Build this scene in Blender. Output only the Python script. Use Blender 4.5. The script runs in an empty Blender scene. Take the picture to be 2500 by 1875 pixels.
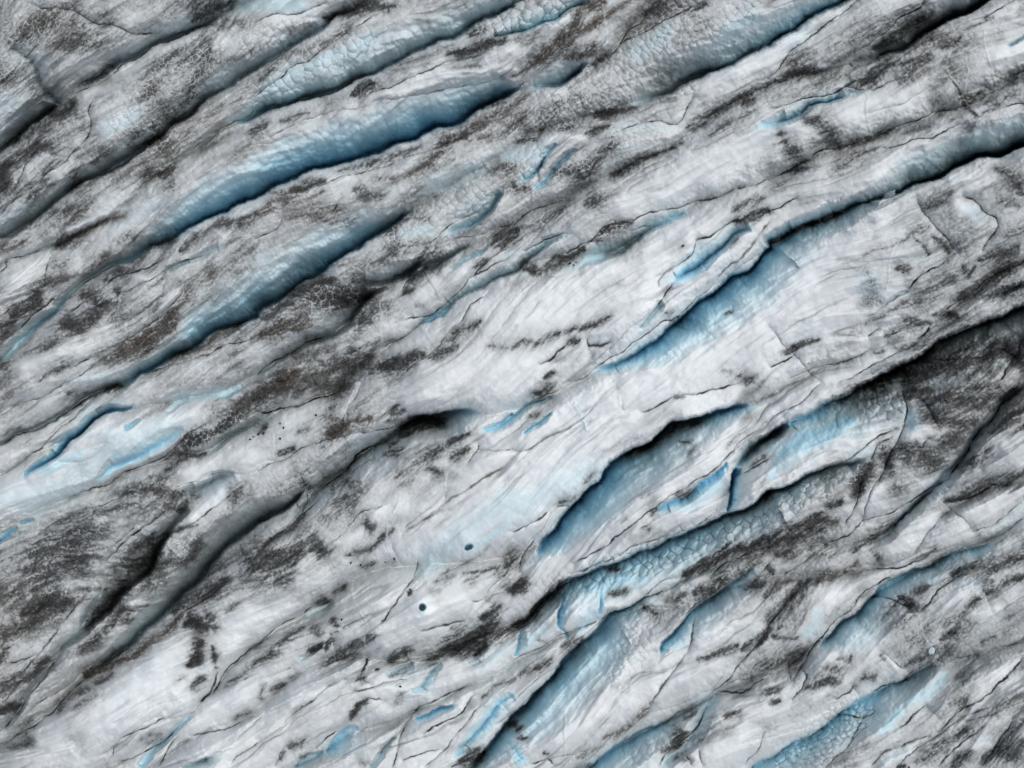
# Aerial view straight down on a crevassed glacier.
import bpy, math, time
import numpy as np
T0 = time.time()
scene = bpy.context.scene

# ------------------------------------------------------------------ camera, sky, sun, exposure
PX = 0.02                 # metres of ice per photograph pixel (2500 px = 50 m)
CAM_H = 45.0              # drone height above the mean ice surface
W0, H0 = 2500.0, 1875.0
cam = bpy.data.cameras.new('camera'); cam_ob = bpy.data.objects.new('camera', cam)
scene.collection.objects.link(cam_ob); scene.camera = cam_ob
cam_ob.location = (0, 0, CAM_H); cam_ob.rotation_euler = (0, 0, 0)
cam.sensor_width = 36.0; cam.sensor_fit = 'HORIZONTAL'
cam.lens = 36.0 * CAM_H / (W0 * PX)
cam.clip_start = 0.5; cam.clip_end = 5000
SUN_EL, SUN_AZ = math.radians(58), math.radians(62)     # azimuth clockwise from +Y (top of the picture)
world = bpy.data.worlds.new('World'); scene.world = world; world.use_nodes = True
wn = world.node_tree; wn.nodes.clear()
sky = wn.nodes.new('ShaderNodeTexSky'); sky.sky_type = 'NISHITA'; sky.sun_disc = False
sky.sun_elevation = SUN_EL; sky.sun_rotation = SUN_AZ; sky.air_density = 1.0; sky.dust_density = 4.0
hs = wn.nodes.new('ShaderNodeHueSaturation'); hs.inputs['Saturation'].default_value = 0.45
bg = wn.nodes.new('ShaderNodeBackground'); bg.inputs['Strength'].default_value = 0.135
wo = wn.nodes.new('ShaderNodeOutputWorld')
wn.links.new(sky.outputs[0], hs.inputs['Color']); wn.links.new(hs.outputs[0], bg.inputs['Color'])
wn.links.new(bg.outputs[0], wo.inputs['Surface'])
sl = bpy.data.lights.new('sun', 'SUN'); sl.energy = 0.7; sl.angle = math.radians(40); sl.color = (1.0, 0.97, 0.93)
so = bpy.data.objects.new('sun', sl); scene.collection.objects.link(so); so.location = (0, 0, 60)
so.rotation_euler = (math.pi/2 - SUN_EL, 0, -SUN_AZ + math.pi)
scene.view_settings.view_transform = 'Standard'; scene.view_settings.look = 'None'
scene.view_settings.gamma = 1.0; scene.view_settings.use_curve_mapping = False
scene.view_settings.exposure = 0.03
scene.render.engine = 'CYCLES'
scene.cycles.max_bounces = 8; scene.cycles.diffuse_bounces = 5

# ------------------------------------------------------------------ tracing of the photograph
# The ice is traced in a 4 x 4 set of map sheets ("CR" = column, row).  A sheet is 2211 units wide = 625 photo px.
U = 625.0 / 2211.0
ROW = (0, 469, 938, 1406)
def pts(s):
    out = []
    for piece in s.split(';'):
        tk = piece.split(); c, r = int(tk[0][0]), int(tk[0][1])
        for q in tk[1:]:
            a, b = q.split(','); out.append((625.0*c + float(a)*U, ROW[r] + float(b)*U))
    return np.array(out, np.float64)
# crevasses: floor line | rim distance on the left of travel | on the right (px) | depth m | blueness | label ("" = slit in a ridge)
CREV = """
00 0,1310 160,1170 430,960 490,900 | 60,90,90,20 | 8 | 1.6,2.2,2.2,.8 | .3 | shadowed grey hollow with a bluish foot below a fan of dirty ice
00 100,390 240,490 290,580 380,740 490,890 | 30,50,60,40 | 60,110,110,60 | .5,1,1.5,1.3 | .15 | steep fold between two scalloped grey faces meeting in a point
00 700,730 1000,570 1250,440 1480,330 1660,260 1900,140 | 15,40,45,45,40,20 | 7 | .5,1,1.1,1.1,1,.5 | .32 | narrow pale blue furrow under a long curved ice rim
01 0,400 100,370 280,230 500,60; 00 580,1659 830,1520 980,1450 1230,1300 1400,1150 1640,980 1850,800 2000,710 2211,590; 10 140,530 330,390 530,270 700,120 900,50 | 60,60,45,40,40,50,60,60,60,60,50,50,45,30,20 | 7 | 1.2,1.4,1.5,1.6,1.8,1.8,1.8,1.8,1.7,1.7,1.6,1.4,1.4,1.2,.5 | .35,.35,.3,.3,.35,.35,.3,.35,.35,.3,.4,.4,.35,.3 | long shallow crevasse below grey scalloped ice beside brown streaks
10 -150,1050 0,990 300,870 640,800 850,690 1150,560 1350,440 1600,350 1830,240 2211,50 | 30,50,60,80,95,100,90,80,70,60 | 8 | 1,1.6,2,2.2,2.2,2.2,2.2,2.2,2,1.6 | .5,.6,.6,.5,.42,.4,.38,.4,.42,.4 | pale blue trough with two scalloped walls running to a dark point
20 -150,320 0,280 300,190 640,30 | 20,45,45,30 | 7 | .8,1.5,1.5,1 | .5 | short blue trough floored with rounded ice cells
01 0,1450 150,1350 280,1220 400,1090 510,990 570,890 700,790 900,670 1080,590 1250,510 1450,400 1700,260 1980,130; 10 60,1659 200,1580 450,1470 700,1400 900,1340 1150,1260 1450,1150 1700,1060 1900,960 2080,860 2211,800; 20 60,760 | 32,32,32,30,25,12,14,18,25,45,60,85,100,105,110,112,112,112,112,110,105,95,75,50,20 | 7 | .9,1,1,1.1,1.1,.7,.8,1.1,1.4,2,2.6,2.8,3,3.2,3.2,3.4,3.5,3.6,3.6,3.6,3.5,3.3,3,2.6,1 | .4,.45,.5,.5,.5,.4,.4,.45,.5,.6,.75,.9,.95,.95,.95,.95,.95,.95,.95,.95,.95,.9,.8,.7,.4 | wide deep blue crevasse with a long scalloped slope and jagged rim
02 -60,545 0,520 150,440 330,370 600,220 830,80; 01 1090,1650 1240,1560 1590,1390 1700,1310 1850,1210 2211,1070; 11 0,1040 250,880 500,720 700,580 900,450 1080,340 1250,220 1340,140 | 8,8,8,9,10,12,30,40,60,80,95,105,110,110,110,105,95,70,45,15 | 7 | .5,.6,.7,.8,.9,1,1.6,2.2,2.6,3,3.3,3.5,3.6,3.6,3.6,3.5,3.3,2.9,2.2,.8 | .15,.15,.2,.2,.3,.35,.6,.8,.9,.95,.95,.95,.9,.85,.8,.8,.75,.7,.6,.3 | deep blue crevasse tapering up to a point between dirty grey slopes
20 1020,910 1200,850 1290,800 1500,720 1700,620 1850,560 2000,480 2211,370; 30 130,300 330,180 480,100 640,0 800,-90 | 20,60,85,95,95,90,85,75,65,55,50,50 | 9 | .5,2.4,3.3,3.6,3.5,3,2.8,2.6,2.4,2.2,2.2,2.2,2 | .25,.25,.25,.3,.35,.4,.5,.55,.6,.6,.5,.4 | long crevasse with a shadowed foot below bubbly scalloped ice
30 650,650 850,550 1000,480 1200,380 1400,270 1500,200 1700,90 1850,0 2000,-90 | 12,45,70,80,75,60,50,40,40 | 8 | .8,2,3.4,4.2,4.8,4.8,4.6,4.4,4 | .12,.15,.2,.2,.15,.1 | black narrow crevasse below a dirt stained slope near the picture corner
20 2130,1080; 30 90,1045 250,980 400,900 600,830 660,815 850,780 | 10,25,30,28,14,6 | 16,14,10,8,6 | .3,1.4,1.6,1.5,.7,.2 | .5,.6,.55,.5,.3 | short blue slot above a dark smudged white shelf
31 850,85 1000,50; 30 1250,1600 1400,1540 1700,1410 2000,1320 2211,1250 2400,1190 | 30,45,75,85,90,85,75,70 | 8 | 4,5,6,6.5,6.5,6.5,6 | .4,.45,.45,.45,.4,.4 | black gaping crevasse under a broad pale blue wall
21 740,1540 900,1480 1050,1400 1280,1260 1420,1110 1600,970 1770,850 1920,740 2070,630 2211,480; 31 0,420 200,340 400,250 640,150 850,90 | 7,7,7,7,7,7,7,7,7,10,16,26,30,30,26 | 15,25,45,80,100,110,110,110,105,95,85,70,60,45,30 | .5,1.3,2.2,3.1,3.5,3.5,3.5,3.5,3.6,3.8,4.2,4.4,4.5,4.5,4.5 | .6,.8,.9,.95,.95,.9,.85,.85,.8,.75,.7,.6,.5,.45 | long blue crevasse with an undercut edge and a soft white far slope
11 830,820 1000,790 1150,760 1300,700 1400,640 | 15,30,36,34,20 | 12,14,14,12,8 | 1,2.4,3.2,3.2,2.4 | .2,.25,.25,.3,.4 | black slot ending in a rounded teal lip
11 1450,680 1560,620 1680,540 1800,475 | 14,14,12,8 | 10,9,6,5 | 1.3,1.6,1,.6 | .4 | small teal pocket beside a speckled knob of ice
11 0,1600 200,1440 400,1350 600,1260 740,1190 830,1050 900,990 1010,890 1130,800 | 20,30,40,60,75,85,75,50,20 | 9 | .6,.9,1.2,2,2.6,2.7,2.4,1.6,.5 | .2,.2,.25,.25,.25,.15,.12,.12 | dark dirty hollow under a smooth grey bulge of ice
11 1410,1165 1500,1110 1650,1000 1720,930 1900,830 2211,680; 21 120,600 300,480 460,390 | 8,16,22,28,32,32,34,26,8 | 6 | .7,.9,1,1.1,1.3,1.4,1.4,1.1,.3 | .6,.65,.5,.35,.35,.35,.4,.4 | slender blue-green gully cut into clean white ice
11 1680,670 1860,560 2000,450 | 8,10,5 | 5 | .4,.7,.3 | .5 |
11 1680,370 1850,280 1960,200 2060,80 2110,0 | 25,40,40,30,12 | 7 | .8,1.3,1.4,1.2,.6 | .4,.5,.5,.4 | curved teal trough below cell patterned ice
20 100,1560 240,1440 340,1310 380,1260 | 25,30,20,8 | 5 | .5,.9,.8,.3 | .6 | blue pointed cut, outermost of a pair of blades
20 190,1640 350,1510 460,1400 530,1290 | 14,16,14,6 | 8 | .6,.9,.8,.3 | .6 | blue curved cut hooked round a small pale blade
20 190,780 350,740 480,670 560,610 620,520 | 20,50,50,40,15 | 7 | .6,1.7,2,1.8,.6 | .45,.5,.45,.35 | blue grey trough below brown dirt streaks
21 580,630 700,610 850,530 980,470 1110,380 1340,240 1500,165 | 20,50,55,50,40,28,15 | 10 | .3,1,1.4,1.4,1.1,.7,.3 | .45,.5,.45,.4,.4,.5,.5 | soft bluish furrow with black grit on its edge in white ice
21 1440,740 1500,690 1600,620 1800,490 1950,360 2050,300 | 20,45,48,48,40,18 | 30,34,28,16,14,14 | .9,1.8,1.9,1.7,1.2,.4 | .75,.7,.65,.6,.5,.4 | open blue pocket with a black stained floor
21 1090,1170 1180,1080 1260,1000 1300,960 | 10,14,14,8 | 10,14,16,10 | .3,.6,.8,.4 | .4 |
22 -240,420 -100,340 0,290 120,210 240,150 360,100 | 5 | 8,14,16,16,12,5 | .3,.6,.7,.7,.6,.2 | .8,.8,.7,.6,.5 | thin blue crack beneath a dirty teal knob
22 120,430 200,350 340,240 | 4 | 8,12,6 | .2,.5,.2 | .8 |
22 225,1470 250,1390 400,1220 520,1090 640,960 740,850 830,730 900,670 1000,610 1170,500 1330,390 1500,310 1700,240 1900,205 2100,170 | 6 | 10,45,75,90,100,105,110,112,112,112,105,90,65,40,12 | .4,1.8,2.8,3.3,3.5,3.6,4,4.4,4.6,4.6,4.6,4,2.8,1.6,.3 | .8,.9,.95,.95,.9,.85,.8,.75,.7,.65,.65,.7,.8,.8 | great blue crevasse with an undercut S-shaped lip
22 1920,720 2000,640 2100,560 2211,470; 32 100,390 180,340 | 8,22,20,12,10,8 | 10,15,20,22,22,10 | .6,3,4,4.6,4.6,1.5 | .6,.5,.35,.3,.3 | dark slit above two broken blue ice slabs
22 1835,1100 1880,950 1905,850 1920,740 | 4 | 12,28,34,20 | .5,1.4,1.6,1.6 | 1 | vivid blue notch between two broken ice slabs
22 1240,1095 1430,1000 1600,880 1750,760 1850,690 | 6 | 10,42,52,48,12 | .3,.9,1,.9,.3 | .85 | bright blue strip along the top of an ice slab
23 0,440 100,380 250,240 420,90 600,0; 22 900,1530 1250,1400 1550,1290 1740,1190 1830,1125 1990,1090 2100,1040 2180,980; 32 20,930 100,915 200,860 330,790 500,740 700,670 880,660 | 8 | 20,35,55,80,100,115,120,120,115,110,105,100,90,80,70,65,60,55,35,15 | 1.2,1.7,2.1,2.5,2.8,3.1,3.5,3.8,4.2,4.5,4.6,4.6,4.6,4.4,4,3.6,3,2.3,1.5,.4 | .3,.5,.6,.65,.65,.6,.55,.5,.45,.4,.4,.4,.35,.35,.35,.3,.3,.3 | low ground of cracked blue cells under long white slab edges
32 190,350 310,280 440,220 560,150 710,90 840,10; 31 1110,1525 1400,1360 1600,1245 1800,1165 2211,985 2500,860 | 8 | 20,60,90,120,140,150,150,150,145,135,125 | 1.2,2.6,4,5,5.6,5.8,5.6,5.4,5.2,5,4.5 | .7,.65,.55,.45,.35,.3,.3,.3,.3,.3 | big shadowed drop below a long straight white rim
32 850,1400 1000,1310 1120,1180 1260,1060 1400,930 1500,830 1620,690 1720,570 1830,400 1950,270 2050,130 2160,0 | 12,18,20,22,22,20,20,20,20,20,16 | 18,25,28,28,26,26,26,26,24,20 | .5,.8,1,1.1,1.1,1,1,1,.9,.8,.6 | .25,.3,.3,.3,.3,.3,.25,.15 | winding dark gully through grit covered ice
33 445,640 500,540 610,440 760,320 860,220 950,110 1130,0; 32 1300,1600 1500,1520 1800,1420 1950,1350 | 5 | 15,60,95,105,80,65,60,50,35,20 | .3,1,1.4,1.5,1.4,1.2,1.1,.9,.6,.2 | .5,.6,.6,.6,.6,.6,.6,.6,.5 | pale blue hollow under a thin curling white ledge
13 1870,1650 1960,1520 2080,1380; 23 0,1220 150,1080 290,920 400,790 480,700 620,590 760,440 880,330 960,300 1180,190 | 6 | 30,50,75,95,110,118,122,122,118,110,90,65,30 | 1.2,1.5,1.9,2.2,2.3,2.3,2.3,2.2,2.1,2,1.7,1.2,.4 | .75,.75,.75,.78,.78,.78,.75,.7,.65,.6,.5 | broad blue trough under a serrated dirty rim
23 1265,670 1290,580 1400,480 1500,360 1620,250 1750,160 1950,20 2080,-60 | 5 | 12,38,55,62,70,70,55,25 | .8,1.4,1.5,1.4,1.3,1.2,.9,.3 | .75,.8,.75,.65,.65,.6,.5 | teardrop blue hollow with a rounded lower tip
23 630,1659 760,1560 930,1450 1100,1350 1340,1250 1480,1180 1700,1050 | 5 | 60,80,95,90,55,35,10 | .8,.9,1,.9,.7,.5,.2 | .65,.65,.6,.5,.3,.2 | pale blue cell patterned hollow below a white curved edge
23 1300,1640 1500,1440 1600,1300 1700,1150 1800,1020 | 14,20,22,22,10 | 22,26,26,24,10 | .5,.7,.8,.7,.3 | .4 | narrow bluish gully lined with black grit
33 -200,1700 0,1590 250,1440 520,1260 800,1080 1080,930 1180,890 1300,830 1450,760 | 5 | 60,80,95,95,90,80,70,50,20 | .7,.8,.9,.9,.9,.8,.8,.6,.2 | .5,.55,.6,.6,.55,.5,.5,.4 | pale blue cracked cells below a smooth white ridge edge
02 200,815 300,740 420,670 520,570 600,480 680,430 800,330 950,240 1040,210 1150,165 | 5,16,22,28,32,32,30,22,12,5 | 5 | .4,1.2,1.8,2.3,2.6,2.6,2.4,2,1.3,.4 | .85,.9,.95,.95,.95,.95,.95,.9,.8 | vivid blue lightning shaped slit in clean white ice
02 -60,1400 0,1355 80,1290 150,1235 | 14,14,10,5 | 4 | .7,.8,.7,.3 | .95 | vivid blue slit running off the edge of white ice
02 180,1205 240,1180 290,1158 | 5,7,5 | 4 | .3,.5,.3 | .85 | tiny blue nick in smooth white ice
02 820,830 1020,710 1130,650 1300,560 1500,450 1600,390 | 6,30,40,40,28,10 | 10,22,22,20,14,8 | .2,.8,.9,.8,.6,.2 | .6,.75,.75,.7,.55,.4 | soft blue furrow below a pale white swell
02 1870,110 1980,100 2040,60 2120,10 | 12,20,20,10 | 5 | .4,.8,.8,.4 | .6 | small teal hollow beside brown streaked ice
02 1080,380 1180,330 1220,290 | 10,10,6 | 5 | .3,.4,.2 | .7 |
02 1440,230 1560,170 1640,140 | 10,12,6 | 6 | .3,.4,.2 | .5 |
02 1780,590 1920,510 2060,420 2211,310 2350,220 | 10,14,14,12,5 | 8 | .5,1,1,.9,.3 | .3 | dark furrow between a grit patch and clean grey ice
02 1560,960 1690,915 1800,860 1900,820 2030,765 | 14,26,28,22,8 | 40,60,60,50,30 | .6,1.4,1.7,1.5,.5 | .25 | shadowed fold below a pale lens of ice
03 450,740 600,570 750,450 900,340 1000,230 1100,110; 02 1290,1600 1370,1420 1460,1290 1560,1150 1620,1060 | 20,45,60,75,90,100,105,90,55,30,12 | 8 | .8,1.5,2,2.5,3,3.4,3.4,3.2,2.6,1.6,.4 | .12,.15,.15,.15,.18,.2,.2,.2 | murky dark hollow beneath a striped ice spur
03 600,560 720,420 800,290 850,190 900,90 | 22,26,24,18,6 | 7 | .8,1.2,1.2,1,.3 | .3 | grey blue rod shaped furrow in very dirty ice
03 0,1330 150,1150 300,900 450,760 580,610 | 30,35,35,30,20 | 14 | .8,1,1.1,1,.7 | .12 | dark dirty valley running off the picture edge
03 830,780 950,700 1100,600 1250,460 1400,320 1520,230 1640,100 1740,0; 02 1850,1500 2000,1350 2211,1200; 12 100,1150 250,1050 410,910 | 10,22,32,40,45,50,55,60,60,60,58,50,35,10 | 6,8,9,10,12,14,14,12,10,10,9,8,7,6 | .8,2.2,3,3,3.6,4.4,5.2,5.6,5.6,5.6,5.4,5,4,1.2 | .4,.45,.45,.4,.35,.3,.35,.35,.35,.3,.3,.3 | black sharp crevasse with a smooth blue grey wall
12 300,1150 450,1010 640,850 840,680 950,600 1130,470 1300,350 1450,290 1600,262 1750,250 1900,240 | 15,35,60,75,70,45,14,7,7,7,7 | 25,40,55,70,80,90,100,105,100,80,25 | .8,1.8,2.6,3,3,3.2,4,5,4.6,2.8,.4 | .2,.2,.22,.22,.22,.22,.2,.25,.4,.5 | dark valley rising to a cave-like overhang with a blue end
12 1960,400 2050,350 2140,300 2211,260 | 5 | 6,12,14,12 | .2,.5,.6,.5 | .8 |
13 1380,1258 1500,1190 1570,1130 1690,1105 | 4 | 16,24,24,12 | .3,.6,.6,.3 | .85 | small bright blue pool shaped pit in white ice
13 1340,1000 1410,940 1450,880 1530,810 1600,770 | 5 | 8,26,30,18,8 | .3,.6,.6,.5,.2 | .55 | short curved bluish notch
13 600,1500 640,1450 740,1350 800,1320 880,1330 | 4 | 20,45,50,35,10 | .4,.7,.8,.6,.2 | .65 | blue scooped pit near the bottom edge
13 340,1650 440,1550 520,1515 580,1500 | 4 | 30,35,26,8 | .5,.6,.5,.2 | .5 | shallow bluish scoop at the bottom edge
13 960,1650 1080,1540 1220,1410 | 6 | 12,10,5 | .7,.6,.3 | .35 | thin dark slit at the bottom edge
13 1740,1540 1850,1420 1980,1270 2100,1130 2211,1040 | 16,22,24,24,14 | 22,28,28,26,14 | .4,.8,.9,.8,.4 | .6 | long soft blue furrow beside a striped pale ridge
13 1830,740 1900,670 1980,600 | 5 | 16,28,14 | .4,.8,.5 | .35 | small shaded notch between black grit bands
13 360,722 430,680 500,640 590,610 | 6 | 5,9,9,5 | .3,.6,.6,.3 | .35 |
13 1130,830 1190,800 1280,775 1360,760 | 5 | 12,32,36,26 | .3,.6,.7,.7 | .35 | small triangular cave mouth in dirty ice
13 440,340 500,310 600,255 660,215 | 8,10,10,6 | 10,18,18,8 | .3,.7,.8,.4 | .3 | small teal niche under a black grit mound
03 1190,1640 1340,1490 1480,1370 1640,1210 | 12,14,10,5 | 9,10,10,6 | .7,.8,.8,.3 | .6 | narrow blue crack at the foot of a clean white slope
03 1560,1650 1680,1600 1790,1565 | 4 | 25,32,34 | .6,1.1,1.4 | .3 | dark pointed hollow cut by the bottom edge
23 380,430 390,330 440,210 500,60 | 4 | 14,28,32,20 | .7,.9,.8,.3 | .9 | blue curved blade shaped notch in pale ice
23 380,430 430,460 480,545 | 4 | 6 | .4,.4,.2 | .9 |
23 752,360 755,250 775,140 815,10 | 5,7,8,8 | 6,9,11,12 | .3,.6,.6,.5 | .9 | slim upright blue crack in pale ice
23 15,690 50,580 80,450 | 4 | 10,25,18 | .4,.7,.4 | .7 | short blue gash at a white ice edge
30 2090,390 2211,330 2300,290 | 7 | 5 | .6,.7,.6 | .5 |
30 1900,780 2050,700 2211,610 2350,540 | 10,12,12,10 | 8 | .5,.9,.9,.8 | .2 | dark crack running off through dirty ice
01 1440,680 1560,640 1650,600 | 9,11,8 | 5 | .4,.7,.5 | .45 |
01 1640,590 1760,535 1905,475 | 8,10,8 | 8,16,18 | .2,.5,.4 | .25 |
31 1010,950 1100,900 1200,850 | 5 | 5 | .2,.4,.2 | .35 |
31 1830,930 1950,880 2050,850 2211,800 | 8,12,12,8 | 7 | .3,.6,.6,.4 | .2 |
"""
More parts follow.
